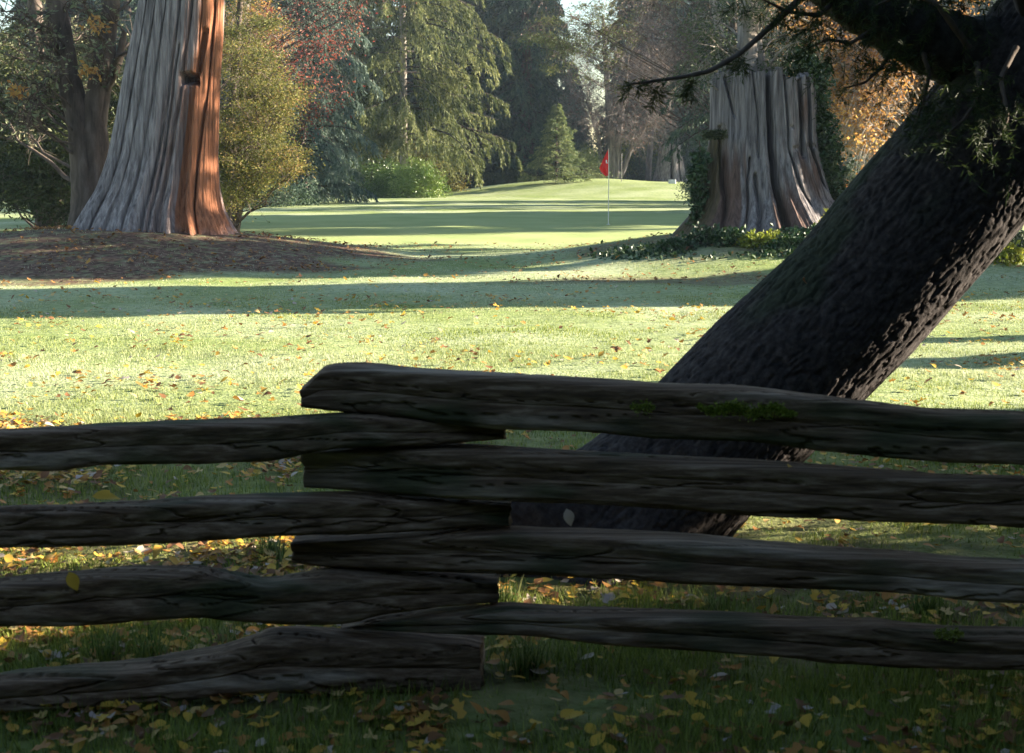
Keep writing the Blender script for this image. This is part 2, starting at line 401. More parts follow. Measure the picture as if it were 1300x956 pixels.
# ------------------------------------------------------------------ grass blades (one mass)
def grass():
    rng = np.random.default_rng(4)
    Ps, Hs, Ws = [], [], []
    for (d0, d1, dens, hh, ww) in [(2.9, 5.2, 6500, .08, .0042), (5.2, 9, 3300, .045, .005), (9, 13, 2300, .03, .006), (13, 18, 1500, .024, .008), (18, 31, 420, .022, .012)]:
        hw = .4 * d1 + .3
        n = int(dens * 2 * hw * (d1 - d0)); x = rng.uniform(-hw, hw, n); y = rng.uniform(d0, d1, n)
        k = np.abs(x) < .385 * y + .25
        x, y = x[k], y[k]
        cl = fbm(np.c_[x * 2.2, y * 2.2, x * 0], 3, 31)
        k = rng.random(len(x)) < np.clip(.75 + cl, .1, 1) * (1 - .8 * mulch_mask(x, y) * sst(7, 12, y))
        x, y, cl = x[k], y[k], cl[k]
        Ps.append(np.c_[x, y, height(x, y) - .004]); Hs.append(hh * rng.uniform(.4, 1.1, len(x)) * (1 + .9 * cl)); Ws.append(ww * rng.uniform(.7, 1.3, len(x)))
    P = np.concatenate(Ps); h = np.concatenate(Hs); w = np.concatenate(Ws); n = len(P)
    az = rng.uniform(0, 2 * np.pi, n); lean = rng.uniform(.1, .9, n)
    s = np.c_[np.cos(az), np.sin(az), np.zeros(n)]; f = np.c_[-np.sin(az), np.cos(az), np.zeros(n)]
    up = np.array([0, 0, 1.])
    tip = P + up * h[:, None] + f * (h * lean)[:, None]
    V = np.stack([P - s * w[:, None] / 2, P + s * w[:, None] / 2, tip], 1).reshape(-1, 3)
    Fc = np.arange(n * 3).reshape(n, 3)
    frost = sst(6.5, 11, P[:, 1]) * np.clip(.28 + .25 * sst(13, 18, P[:, 1]) + .9 * fbm(np.c_[P[:, :2] * .35, P[:, 0] * 0], 4, 77) + rng.normal(size=n) * .22, 0, 1)
    m, nt, ns, ln = new_mat('grass_blades')
    a = ns.new('ShaderNodeAttribute'); a.attribute_name = 'v'
    b = ns.new('ShaderNodeAttribute'); b.attribute_name = 'frost'
    r = ramp(ns, [(.10, .15, .02), (.22, .28, .045), (.36, .37, .09)], [.1, .55, 1]); ln.new(a.outputs['Fac'], r.inputs[0])
    mx = ns.new('ShaderNodeMix'); mx.data_type = 'RGBA'; ln.new(b.outputs['Fac'], mx.inputs['Factor']); ln.new(r.outputs[0], mx.inputs['A']); mx.inputs['B'].default_value = (.58, .59, .42, 1)
    p = ns.new('ShaderNodeBsdfPrincipled'); p.inputs['Roughness'].default_value = .6; ln.new(mx.outputs['Result'], p.inputs['Base Color']); p.inputs['Specular IOR Level'].default_value = .2
    t = ns.new('ShaderNodeBsdfTranslucent'); ln.new(mx.outputs['Result'], t.inputs['Color'])
    ms = ns.new('ShaderNodeMixShader'); ms.inputs[0].default_value = .3; ln.new(p.outputs[0], ms.inputs[1]); ln.new(t.outputs[0], ms.inputs[2])
    o = ns.new('ShaderNodeOutputMaterial'); ln.new(ms.outputs[0], o.inputs['Surface'])
    g = obj('grass', V, Fc, m, attrs={'v': np.repeat(rng.random(n), 3), 'frost': np.repeat(frost, 3)})
    tag(g, 'short frosty lawn grass', 'grass', kind='stuff')
grass()

# ------------------------------------------------------------------ fallen leaves
def leaf_shape(rng, kind):
    """small curled leaf, oval or lobed, about 1 long; returns V, quads/tri fan as polygons list"""
    if kind == 'oval':
        t = np.linspace(0, 1, 7); w = .30 * np.sin(np.pi * t ** .8) + .004
        out = [(t, w)]
        L = np.c_[t, w]; Rr = np.c_[t, -w]
        mid = np.c_[t, 0 * t]
    else:
        t = np.linspace(0, 1, 7); w = np.array([.02, .30, .17, .44, .16, .20, .01]) * 1.0
        L = np.c_[t + np.array([0, -.08, .0, .12, 0, .05, 0]), w]; Rr = L * [1, -1]; mid = np.c_[t, 0 * t]
    cu, cv, tw = rng.uniform(-.5, .9), rng.uniform(.1, 1.0), rng.uniform(-.5, .5)
    def z(p): return cu * (p[:, 0] - .5) ** 2 + cv * p[:, 1] ** 2 * 1.5 + tw * (p[:, 0] - .5) * p[:, 1]
    P = np.concatenate([np.c_[q, z(q)] for q in (L, mid, Rr)])
    P[:, 0] -= .5; P[:, 2] -= P[:, 2].min()
    q = []
    for k in (0, 1):
        for i in range(6):
            a = k * 7 + i; q.append([a, a + 1, a + 8, a + 7])
    return P, np.array(q)

def place_leaves(rng, P, size, shapes):
    Vs, Q, A, off = [], [], [], 0
    for i in range(len(P)):
        S, q = shapes[rng.integers(len(shapes))]
        a = rng.uniform(0, 6.28); tilt = rng.normal() * .25; tilt2 = rng.normal() * .25
        v = S * size[i]
        x = v[:, 0] * math.cos(a) - v[:, 1] * math.sin(a); y = v[:, 0] * math.sin(a) + v[:, 1] * math.cos(a)
        z = v[:, 2] + tilt * x + tilt2 * y; z -= z.min()
        Vs.append(np.c_[x, y, z] + P[i]); Q.append(q + off); off += len(v)
    return np.concatenate(Vs), np.concatenate(Q)

_dn = fbm(np.stack(np.meshgrid(np.arange(0, 60, .25), np.arange(0, 80, .25), [0.]), -1).reshape(-1, 3) * .8, 3, 66).reshape(320, 240)
def dens_noise(x, y):
    i, j = int((y + 2) / .125) % 320, int((x + 20) / .125) % 240
    return i, j, min(1, max(.12, .5 + 1.5 * _dn[i, j]))

def leaf_points(rng, n, dens_fn, y0, y1):
    out = []
    while len(out) < n:
        y = rng.uniform(y0, y1); x = rng.uniform(-.4, .4) * y
        cx_, cy_, v_ = dens_noise(x, y)
        if rng.random() < dens_fn(x, y) * v_: out.append((x, y))
    return np.array(out)

def fallen():
    rng = np.random.default_rng(12)
    shapes = [leaf_shape(rng, 'oval' if i % 3 else 'lobed') for i in range(14)]
    def dn(x, y):
        d = .22
        if y < 9: d = .38 if x > -.2 else 1.0
        if y > 5 and y < 9 and x > .3: d = .4
        return d
    pts = leaf_points(rng, 10500, dn, 3.3, 9.2)
    z = height(pts[:, 0], pts[:, 1]) + rng.uniform(.018, .05, len(pts))
    P = np.c_[pts, z]; size = rng.uniform(.025, .066, len(P))
    # the 300 that show largest: single leaves behind and under the fence, each an object
    score = size / pts[:, 1] * np.where((pts[:, 1] < 4.6), 1., 1)
    order = np.argsort(-score); near = order[:300]; rest = order[300:]
    kinds = [('golden yellow', .5), ('orange brown', .22), ('pale curled', .8), ('dull brown', .03)]
    meshes = []
    for s in shapes:
        for kn, v in kinds:
            meshes.append((mk_mesh('fallen_leaf', s[0], s[1], L_fall, True, {'v': np.full(len(s[0]), v)}), kn))
    for i in near:
        k = int(np.clip(rng.choice(4, p=[.26, .30, .08, .36]), 0, 3)); si = rng.integers(len(shapes))
        me, kn = meshes[si * 4 + k]
        o = bpy.data.objects.new('fallen_leaf', me); col.objects.link(o)
        o.location = P[i]; o.rotation_euler = (rng.normal() * .25, rng.normal() * .25, rng.uniform(0, 6.28)); o.scale = (size[i],) * 3
        where = 'before the fence' if P[i][1] < 4.2 else ('close behind the fence' if P[i][1] < 5.2 else 'well behind the fence')
        side = 'left of the leaning trunk' if P[i][0] < .3 else 'right of the leaning trunk'
        tag(o, f'{kn} fallen leaf {where}, {side}', 'leaf', 'fallen leaves near the fence')
    # remaining leaves, one mass
    def dn2(x, y): return .5 if y > 20 else (1 if y < 12 else .7)
    p2 = leaf_points(rng, 1900, dn2, 9.0, 18)
    p3 = leaf_points(rng, 1500, lambda x, y: 1, 22, 31)
    p4 = leaf_points(rng, 500, lambda x, y: 1, 17, 23)
    def ok(x, y): return .15 + .85 * mulch_mask(np.array([x]), np.array([y]))[0]
    p5 = leaf_points(rng, 1500, ok, 20, 31)
    allp = np.concatenate([pts[rest], p2, p3, p4, p5])
    sz = np.concatenate([size[rest], rng.uniform(.035, .085, len(p2)), rng.uniform(.04, .09, len(p3)), rng.uniform(.04, .09, len(p4)), rng.uniform(.05, .10, len(p5))])
    PP = np.c_[allp, height(allp[:, 0], allp[:, 1]) + rng.uniform(.01, .035, len(allp))]
    V, Q = place_leaves(rng, PP, sz, shapes)
    v = rng.choice([.5, .4, .25, .8, .95, .03, .6], len(PP), p=[.22, .14, .24, .05, .02, .23, .1])
    v = np.where(allp[:, 1] > 20, v * .4, v)
    o = obj('leaf_litter', V, Q, L_fall, smooth=True, attrs={'v': np.repeat(v, 21)})
    tag(o, 'scattered fallen leaves over the lawn and the mounds', 'leaf litter', kind='stuff')
    # a few leaves caught on the fence and on the leaning trunk
    def stuck(pos, s, rot, v, label):
        me = meshes[4 * 1 + v][0]
        o = bpy.data.objects.new('caught_leaf', me); col.objects.link(o); o.location = pos; o.rotation_euler = rot; o.scale = (s,) * 3
        tag(o, label, 'leaf')
    stuck(at(93, 738, 3.92), .06, (R(80), R(70), R(10)), 0, 'yellow leaf standing on the third rail at the far left')
    stuck(at(722, 657, 4.09), .055, (R(80), R(75), R(5)), 2, 'pale leaf hanging under the second right hand rail before the dark trunk')
    stuck(at(135, 632, 4.0), .08, (R(20), R(10), R(20)), 0, 'yellow leaf lying on top of the second left hand rail')
    stuck(at(1005, 594, 4.1), .05, (R(20), R(10), R(60)), 0, 'small yellow leaf lying on the second right hand rail')
    stuck(at(1021, 357, 5.53), .05, (R(60), R(20), R(60)), 3, 'small brown leaf stuck on the bark of the leaning trunk')
fallen()

# ------------------------------------------------------------------ tall grass tufts by the fence
def tuft(px, py, D, n, hh, label, mat=None):
    rng = np.random.default_rng(int(px + py))
    b = at(px, py, D); x, y = b[0], D
    z = H(x, y)
    root = (x, y, z)
    K = 5; t = np.linspace(0, 1, K)
    az = rng.uniform(0, 6.28, n); ln_ = hh * rng.uniform(.5, 1.1, n); out = rng.uniform(.15, .7, n)
    d = np.c_[np.cos(az), np.sin(az)]
    C = np.zeros((n, K, 3))
    C[..., :2] = (rng.normal(size=(n, 2)) * hh * .2)[:, None] + d[:, None] * (ln_[:, None] * out[:, None] * t ** 1.7)[..., None]
    C[..., 2] = ln_[:, None] * (t - .25 * out[:, None] * t ** 2)
    s = np.c_[-d[:, 1], d[:, 0], np.zeros(n)]
    w = .0028 * (1 - t ** 2 * .95)
    V = np.stack([C - s[:, None] * w[None, :, None], C + s[:, None] * w[None, :, None]], 2).reshape(-1, 3)
    idx = np.arange(n * K * 2).reshape(n, K, 2)
    Q = np.stack([idx[:, :-1, 0], idx[:, :-1, 1], idx[:, 1:, 1], idx[:, 1:, 0]], -1).reshape(-1, 4)
    o = obj('grass_tuft', V, Q, L_tuft, attrs={'v': np.repeat(rng.random(n), K * 2)})
    o.location = root
    tag(o, label, 'grass tuft', 'long grass tufts at the fence foot')
L_tuft = leaf_mat('tuft_blades', [(.05, .10, .02), (.13, .19, .04), (.30, .30, .12)], trans=.35)
tuft(135, 850, 4.45, 70, .16, 'bright grass tuft behind the lowest rail near the left edge')
tuft(190, 845, 4.5, 50, .15, 'small grass tuft just right of the brightest one by the lowest rail')
tuft(290, 815, 4.6, 60, .13, 'grass tuft behind the lowest rail where it arches up')
tuft(345, 722, 5.7, 90, .13, 'grass tuft lit by sun left of the stacked rail ends')
tuft(640, 745, 5.0, 110, .16, 'yellowing grass tuft beside the rail ends at the leaning tree foot')
tuft(670, 850, 4.35, 120, .15, 'pale dry grass tuft under the lowest right hand rail')
tuft(1180, 765, 5.0, 120, .12, 'wide grass tuft between the two lowest right hand rails')
tuft(905, 775, 5.0, 80, .10, 'low grass tuft on the bare soil below the leaning trunk')

# ------------------------------------------------------------------ split rail fence
fence = thing('split_rail_fence', (atx(510, 4.2), 4.2, 0), 'dark weathered zigzag fence of stacked split wooden rails in the foreground', 'fence')
floc = np.array(fence.location)
def rail(top, bot, dep, thick, seed, topface=8, moss_band=.0, left_end=0, right_end=0):
    """top/bot: photo outline points; dep: (px0,D0,px1,D1) front face distance; builds a split log"""
    rng = np.random.default_rng(seed)
    tx, ty = np.array(top, float).T; bx, by = np.array(bot, float).T
    x0, x1 = max(tx[0], bx[0]), min(tx[-1], bx[-1])
    n = 420
    px = np.linspace(x0, x1, n)
    def smooth(a, k=9):
        e = np.pad(a, k, mode='edge'); return np.convolve(e, np.ones(2 * k + 1) / (2 * k + 1), 'valid')
    yt = smooth(np.interp(px, tx, ty), 7); yb = smooth(np.interp(px, bx, by), 7)
    D = np.interp(px, [dep[0], dep[2]], [dep[1], dep[3]])
    # cross-section: (v 0..1 from bottom to top of the front, w 0..1 in depth)
    sec = np.array([(0.0, .06), (-.01, .3), (.02, .62), (.10, .95), (.2, 1.0), (.45, 1.04), (.7, 1.0), (.9, .97), (.985, .90), (1.0, .75), (.995, .4), (.985, .12), (.95, .01), (.9, -.015), (.74, -.01), (.6, 0.015), (.53, .03), (.5, .055), (.46, .01), (.3, -.03), (.12, -.035), (.05, .0)])
    m = 96
    s = np.linspace(0, len(sec), m, endpoint=False)
    ss = np.vstack([sec, sec[:1]])
    sv = np.interp(s, np.arange(len(sec) + 1), ss[:, 0]); sw = np.interp(s, np.arange(len(sec) + 1), ss[:, 1])
    V = np.zeros((n, m, 3))
    for i in range(n):
        T = at(px[i], yt[i], D[i] + thick * .55); Bt = at(px[i], yb[i], D[i] + thick * .1)
        zt, zb = T[2], Bt[2]
        V[i, :, 0] = atx(px[i], D[i]) * (1 + 0)
        V[i, :, 1] = D[i] + sw * thick
        V[i, :, 2] = zb + (zt - zb) * sv
    # x must follow the exact pixel projection at this depth
    for i in range(n):
        V[i, :, 0] = at(px[i], (yt[i] + yb[i]) / 2, D[i])[0]
    C = V.mean(1, keepdims=True); dirn = norm((V - C) * [0, 1, 1])
    q = V.copy()
    grain = fbm(np.stack([q[..., 0] * 1.0, q[..., 1] * 26, q[..., 2] * 26], -1) + seed, 4, seed)
    big = fbm(np.stack([q[..., 0] * 1.3, q[..., 1] * 6, q[..., 2] * 6], -1) + seed, 3, seed + 4)
    crack = np.abs(fbm(np.stack([q[..., 0] * .45, q[..., 1] * 13, q[..., 2] * 19], -1) + seed * 2, 3, seed + 9))
    streak = 1 - 2 * np.abs(fbm(np.stack([q[..., 0] * .9, q[..., 1] * 48, q[..., 2] * 48], -1) + seed, 2, seed + 14))
    disp = .006 * grain + .007 * big + .003 * streak - .014 * (1 - sst(0, .03, crack))
    V = V + dirn * disp[..., None]
    # broken ends
    for e, sgn in ((0, -1), (n - 1, 1)):
        V[e, :, 0] += sgn * .012 * fbm(np.stack([q[e, :, 1] * 30, q[e, :, 2] * 30, q[e, :, 0]], -1), 2, seed + 2)
    idx = np.arange(n * m).reshape(n, m)
    Q = np.stack([idx[:-1], np.roll(idx[:-1], -1, 1), np.roll(idx[1:], -1, 1), idx[1:]], -1).reshape(-1, 4)
    W = V.reshape(-1, 3) - floc
    ext = []
    for e, flip in ((0, 1), (n - 1, 0)):
        c = V[e].mean(0) - floc; ext.append((c, e, flip))
    W = np.vstack([W, [ext[0][0]], [ext[1][0]]])
    t0 = np.array([[n * m, idx[0, (k + 1) % m], idx[0, k]] for k in range(m)])
    t1 = np.array([[n * m + 1, idx[n - 1, k], idx[n - 1, (k + 1) % m]] for k in range(m)])
    mo = sst(.05, .5, fbm(np.stack([q[..., 0] * 3, q[..., 1] * 9, q[..., 2] * 9], -1) + 7, 3, seed + 20) + moss_band * (1 - sv)[None]).ravel()
    mo = np.append(mo, [0, 0])
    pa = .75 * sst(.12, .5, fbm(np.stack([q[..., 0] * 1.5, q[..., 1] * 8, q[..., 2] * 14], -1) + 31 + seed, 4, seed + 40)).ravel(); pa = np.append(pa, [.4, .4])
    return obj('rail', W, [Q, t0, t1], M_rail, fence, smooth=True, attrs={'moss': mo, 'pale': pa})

DR = (380, 4.24, 1300, 3.98); DL = (0, 3.98, 640, 4.24)
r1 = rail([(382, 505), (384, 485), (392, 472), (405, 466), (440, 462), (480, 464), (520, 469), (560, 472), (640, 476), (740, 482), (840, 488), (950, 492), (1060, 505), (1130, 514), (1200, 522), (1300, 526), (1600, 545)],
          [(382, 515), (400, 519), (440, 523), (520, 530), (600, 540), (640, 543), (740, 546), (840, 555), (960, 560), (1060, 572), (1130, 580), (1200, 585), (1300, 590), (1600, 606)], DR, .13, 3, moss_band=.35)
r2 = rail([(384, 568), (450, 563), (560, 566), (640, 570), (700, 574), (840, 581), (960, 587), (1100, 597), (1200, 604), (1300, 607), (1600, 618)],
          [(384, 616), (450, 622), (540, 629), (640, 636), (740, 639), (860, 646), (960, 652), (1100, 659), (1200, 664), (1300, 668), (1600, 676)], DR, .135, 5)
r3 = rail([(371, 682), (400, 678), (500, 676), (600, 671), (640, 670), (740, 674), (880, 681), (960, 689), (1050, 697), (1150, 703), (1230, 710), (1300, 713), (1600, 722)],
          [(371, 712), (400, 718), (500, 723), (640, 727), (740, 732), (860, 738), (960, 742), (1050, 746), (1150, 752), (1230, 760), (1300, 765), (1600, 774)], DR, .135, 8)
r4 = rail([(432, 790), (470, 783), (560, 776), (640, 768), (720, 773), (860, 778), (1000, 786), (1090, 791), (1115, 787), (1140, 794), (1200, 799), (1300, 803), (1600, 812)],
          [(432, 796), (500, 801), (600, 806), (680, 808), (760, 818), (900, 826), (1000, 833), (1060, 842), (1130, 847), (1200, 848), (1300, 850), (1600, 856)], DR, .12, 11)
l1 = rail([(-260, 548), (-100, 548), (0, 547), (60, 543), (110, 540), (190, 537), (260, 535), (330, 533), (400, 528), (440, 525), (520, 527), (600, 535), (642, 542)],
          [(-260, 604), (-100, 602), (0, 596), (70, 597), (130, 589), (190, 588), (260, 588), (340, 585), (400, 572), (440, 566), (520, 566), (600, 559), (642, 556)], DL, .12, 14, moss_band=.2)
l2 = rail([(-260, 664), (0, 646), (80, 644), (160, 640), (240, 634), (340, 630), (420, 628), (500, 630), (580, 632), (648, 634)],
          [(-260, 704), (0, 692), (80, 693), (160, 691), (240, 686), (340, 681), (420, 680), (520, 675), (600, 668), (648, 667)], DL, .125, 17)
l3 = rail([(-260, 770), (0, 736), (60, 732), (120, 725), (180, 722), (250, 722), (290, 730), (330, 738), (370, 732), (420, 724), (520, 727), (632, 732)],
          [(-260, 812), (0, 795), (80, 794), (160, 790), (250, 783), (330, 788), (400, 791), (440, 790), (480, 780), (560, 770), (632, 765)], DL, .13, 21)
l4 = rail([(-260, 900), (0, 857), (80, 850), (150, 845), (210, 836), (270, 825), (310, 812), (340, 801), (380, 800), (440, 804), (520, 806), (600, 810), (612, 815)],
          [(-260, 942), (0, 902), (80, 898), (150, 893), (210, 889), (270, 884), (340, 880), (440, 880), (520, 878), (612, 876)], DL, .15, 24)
# moss cushions growing on the top right-hand rail and the lowest one
def moss_patch(parent, px0, px1, pyf, D, n, th, seed):
    rng = np.random.default_rng(seed)
    px = rng.uniform(px0, px1, n); e = np.minimum(px - px0, px1 - px) / (px1 - px0) * 2
    P = np.array([at(p, pyf(p) + rng.normal() * 4.0 * min(1, k * 2 + .2), D) for p, k in zip(px, e)])
    P[:, 1] += rng.uniform(-.012, .0, n)
    P -= floc
    V, Q = leafquads(P, np.c_[rng.normal(size=n), -1.2 + .6 * rng.normal(size=n), .9 + rng.normal(size=n) * .7], th * rng.uniform(.5, 1.2, n), th * .5, rng)
    obj('moss', V, Q, M_moss, parent, attrs={'v': leafattr(n, rng)})
moss_patch(r1, 885, 1010, lambda p: 518 + (p - 885) * .04 + 3 * math.sin(p * .12), 4.055, 2600, .011, 1)
moss_patch(r1, 800, 830, lambda p: 517, 4.09, 350, .009, 2)
moss_patch(r4, 1185, 1222, lambda p: 804, 4.0, 500, .009, 3)
# a low stone the stacked corner rests on
def stone(px, D, rx, ry, rz, seed, label):
    rng = np.random.default_rng(seed)
    u = np.linspace(0, 2 * np.pi, 40, endpoint=False); v = np.linspace(-np.pi / 2, np.pi / 2, 22)
    U, Vv = np.meshgrid(u, v)
    S = np.stack([np.cos(Vv) * np.cos(U), np.cos(Vv) * np.sin(U), np.sin(Vv)], -1)
    k = 1 + .25 * fbm(S * 1.6 + seed, 4, seed)
    W = (S * k[..., None] * [rx, ry, rz]).reshape(-1, 3)
    idx = np.arange(len(W)).reshape(U.shape)
    Q = np.stack([idx[:-1], np.roll(idx[:-1], -1, 1), np.roll(idx[1:], -1, 1), idx[1:]], -1).reshape(-1, 4)
    o = obj('stone', W, Q, M_stone, smooth=True); o.location = (atx(px, D), D, H(atx(px, D), D) + rz * .3)
    tag(o, label, 'stone')
M_stone = bark_mat('stone', [(.05, .05, .05), (.14, .135, .13), (.22, .21, .2)], scale=(9, 9, 9), bump=.5, dist=.01, pos=[.3, .5, .7])
stone(520, 4.34, .2, .14, .05, 5, 'low flat stone under the stacked rail corner')

# ------------------------------------------------------------------ leaning tree
def leaning():
    D = 5.9
    base = at(735, 722, D)
    root = thing('leaning_tree', (base[0], D, H(base[0], D)), 'large dark leaning tree trunk with furrowed bark slanting up right behind the fence', 'tree')
    loc = np.array(root.location)
    cl = [(640, 815, 94 * 1.5), (735, 722, 128), (806, 650, 101), (892, 570, 98), (982, 480, 100), (1086, 380, 97), (1162, 290, 98), (1240, 200, 97), (1320, 95, 96), (1400, -20, 93), (1480, -170, 88), (1540, -360, 80), (1585, -560, 72)]
    pts = np.array([at(a, b, D) for a, b, _ in cl]); rr = np.array([c / F * D for *_, c in cl])
    n, m = 1000, 300
    s = np.linspace(0, len(cl) - 1, n); k = np.arange(len(cl))
    # Catmull-like smoothing
    P = np.stack([np.interp(s, k, pts[:, i]) for i in range(3)], -1); r = np.interp(s, k, rr)
    for _ in range(60):
        P[1:-1] = (P[:-2] + 2 * P[1:-1] + P[2:]) / 4; r[1:-1] = (r[:-2] + 2 * r[1:-1] + r[2:]) / 4
    T = norm(np.gradient(P, axis=0)); A = norm(np.cross(T, [0, 1., 0])); B = np.cross(T, A)   # B ~ +-y
    th = np.linspace(0, 2 * np.pi, m, endpoint=False)
    dirs = A[:, None] * np.sin(th)[None, :, None] + B[:, None] * np.cos(th)[None, :, None]
    arc = np.concatenate([[0], np.cumsum(np.linalg.norm(np.diff(P, axis=0), axis=1))])
    u = (th[None] / (2 * np.pi) * 2 * np.pi * .32); vv = arc[:, None] + 0 * u; u = u + 0 * vv
    q = np.stack([u * 5, vv * 3, u * 0], -1)
    wu = u + .035 * fbm(q, 3, 3) + .10 * vv * .2; wv = vv + .06 * fbm(q, 3, 4)
    w = worley2(wu / .026, wv / .09, 5); w2 = worley2(wu / .014, wv / .04, 6)
    fr_ = np.abs(fbm(np.stack([wu / .034, wv / .16, u * 0], -1), 3, 15)); fr2 = np.abs(fbm(np.stack([wu / .02, wv / .07, u * 0 + 4], -1), 2, 16))
    hgt = .62 * sst(0, .16, fr_) + .25 * sst(0, .25, w) + .13 * sst(0, .2, fr2)
    blend = 1  # seam lies at the back of the trunk
    big = fbm(np.stack([np.sin(th)[None] * 1.3 + 0 * vv, np.cos(th)[None] * 1.3 + 0 * vv, vv * 1.4], -1), 3, 8)
    rad = r[:, None] * (1 + .03 * big) + .014 * (hgt - .7)
    # root flare
    fl = np.exp(-np.clip(P[:, 2] - .0, 0, 9) / .16)
    rad = rad * (1 + fl[:, None] * (.28 + .22 * np.cos(th * 5 + 1)[None]))
    V = P[:, None] + dirs * rad[..., None]
    moss = sst(.1, .5, fbm(np.stack([u * 3, vv * 2, u * 0], -1), 3, 12) + .9 * (dirs[..., 2] - .35))
    idx = np.arange(n * m).reshape(n, m)
    Q = np.stack([idx[:-1], np.roll(idx[:-1], -1, 1), np.roll(idx[1:], -1, 1), idx[1:]], -1).reshape(-1, 4)
    obj('trunk', V.reshape(-1, 3) - loc, Q, M_lean, root, smooth=True, attrs={'moss': moss.ravel()})
    # big limb reaching left over the lawn
    lp = np.array([at(a, b, d) for a, b, d in [(1330, 120, 5.9), (1262, 78, 5.88), (1200, 60, 5.85), (1140, 34, 5.8), (1080, -2, 5.75), (1010, -55, 5.7), (930, -130, 5.6), (820, -190, 5.5), (700, -230, 5.4)]])
    V1, Q1 = trunk_tube(lp - loc, np.array([64, 54, 43, 38, 33, 28, 24, 18, 10]) / F * 5.8, 48, 160, .10, 5, 22)
    limb = obj('limb', V1, Q1, M_lean, root, smooth=True, attrs={'moss': np.full(len(V1), .35)})
    rng = np.random.default_rng(77)
    # small side branches off limb/trunk and a long thin hanging branch
    def br(pts, r0, r1, sides=8, n=60, seed=0):
        p = np.array([at(*a) for a in pts]) - loc
        return trunk_tube(p, np.linspace(r0, r1, len(pts)), sides, n, .12, seed, 60)
    hang = br([(1060, -55, 5.7), (1015, 0, 5.6), (980, 32, 5.55), (940, 68, 5.5), (900, 91, 5.45), (865, 98, 5.4), (830, 103, 5.38), (798, 107, 5.35)], .016, .004, seed=3)
    hb = obj('hanging_branch', *hang, M_bark, root, smooth=True)
    extra = [br([(1170, 60, 5.75), (1180, 95, 5.65), (1172, 130, 5.6), (1160, 160, 5.55)], .012, .003, seed=5),
             br([(1240, 80, 5.6), (1245, 120, 5.5), (1225, 150, 5.45), (1195, 178, 5.4)], .012, .003, seed=6),
             br([(1120, 30, 5.7), (1080, 55, 5.6), (1050, 50, 5.5), (1025, 62, 5.5)], .010, .003, seed=7),
             br([(1060, 0, 5.7), (1040, 20, 5.6), (1000, 15, 5.5), (960, -5, 5.5)], .012, .004, seed=8),
             br([(1230, 60, 5.6), (1190, 5, 5.5), (1150, -10, 5.5), (1110, 8, 5.5)], .014, .004, seed=9),
             br([(1290, 60, 5.5), (1270, 100, 5.4), (1280, 150, 5.35), (1262, 185, 5.3)], .012, .003, seed=10),
             br([(1140, 50, 5.7), (1120, 85, 5.6), (1098, 105, 5.55), (1072, 112, 5.5)], .009, .003, seed=12)]
    obj('branch', *join(extra), M_bark, root, smooth=True)
    # needle sprays: along given polylines
    def sprays(paths, nsp, L, nn, jitter):
        Ps, Ds = [], []
        for pts in paths:
            p = np.array([at(*a) for a in pts]) - loc
            t = np.linspace(0, len(pts) - 1, 80)
            p = np.stack([np.interp(t, np.arange(len(pts)), p[:, i]) for i in range(3)], -1)
            i = rng.integers(0, 80, nsp)
            S = p[i] + rng.normal(size=(nsp, 3)) * jitter
            d = norm(rng.normal(size=(nsp, 3)) * [1, 1, .5] + [-.5, -.2, -.7])
            l = L * rng.uniform(.4, 1.1, nsp)
            j = np.repeat(np.arange(nsp), nn); w = rng.random(len(j))
            P_ = S[j] + d[j] * (l[j] * w)[:, None]; P_[:, 2] -= .25 * l[j] * w * w
            Ps.append(P_); Ds.append(norm(d[j] * .8 + rng.normal(size=(len(j), 3)) * .6))
        P_ = np.concatenate(Ps); Dd = np.concatenate(Ds)
        return leafquads(P_, Dd, .04 * rng.uniform(.6, 1.2, len(P_)), .0042, rng), len(P_)
    paths = [[(1170, 60, 5.7), (1180, 95, 5.65), (1172, 150, 5.55)], [(1240, 80, 5.6), (1225, 140, 5.45), (1195, 170, 5.4)],
             [(1120, 30, 5.6), (1050, 45, 5.5), (1030, 55, 5.5)], [(1080, 0, 5.6), (1040, 12, 5.6), (960, -5, 5.5)],
             [(1230, 20, 5.6), (1190, 0, 5.5), (1110, -4, 5.5)], [(1270, 90, 5.4), (1265, 175, 5.3)],
             [(1170, -20, 5.7), (1100, -30, 5.7), (1000, -30, 5.6)], [(1300, -40, 5.6), (1200, -40, 5.6)],
             [(1140, 60, 5.6), (1120, 80, 5.55)]]
    (V2, Q2), n2 = sprays(paths, 30, .15, 36, .06)
    obj('needles', V2, Q2, L_needle, root, attrs={'v': leafattr(n2, rng)})
    (V3, Q3), n3 = sprays([[(800, 107, 5.35), (835, 103, 5.38)], [(835, 106, 5.38), (832, 122, 5.38)], [(876, 99, 5.4), (877, 128, 5.4)], [(940, 70, 5.5), (935, 80, 5.5)], [(990, 20, 5.5), (1015, 5, 5.5)]], 9, .06, 24, .008)
    obj('needle_tuft', V3, Q3, L_needle, hb, attrs={'v': leafattr(n3, rng, .4, 1)})
    # crown above and to the right, out of the picture: it shades the fence
    cen = []
    ax = P[::40] - loc
    for i in range(90):
        a = ax[rng.integers(9, len(ax))]
        cen.append(a + np.array([rng.uniform(-2.6, 3.2), rng.uniform(-2.6, 2.2), rng.uniform(.2, 2.8)]))
    cen = np.array(cen)
    wc = cen + loc
    f_ = wc[:, 1] * .36 + 1.3
    low = (wc[:, 2] < CAMZ + .13 * wc[:, 1] + 1.2)
    slab = (np.abs(wc[:, 1] - 5.75) < 1.0) & (wc[:, 2] < 1.9 + np.maximum(wc[:, 0] - 1, 0) * .34 + .5)
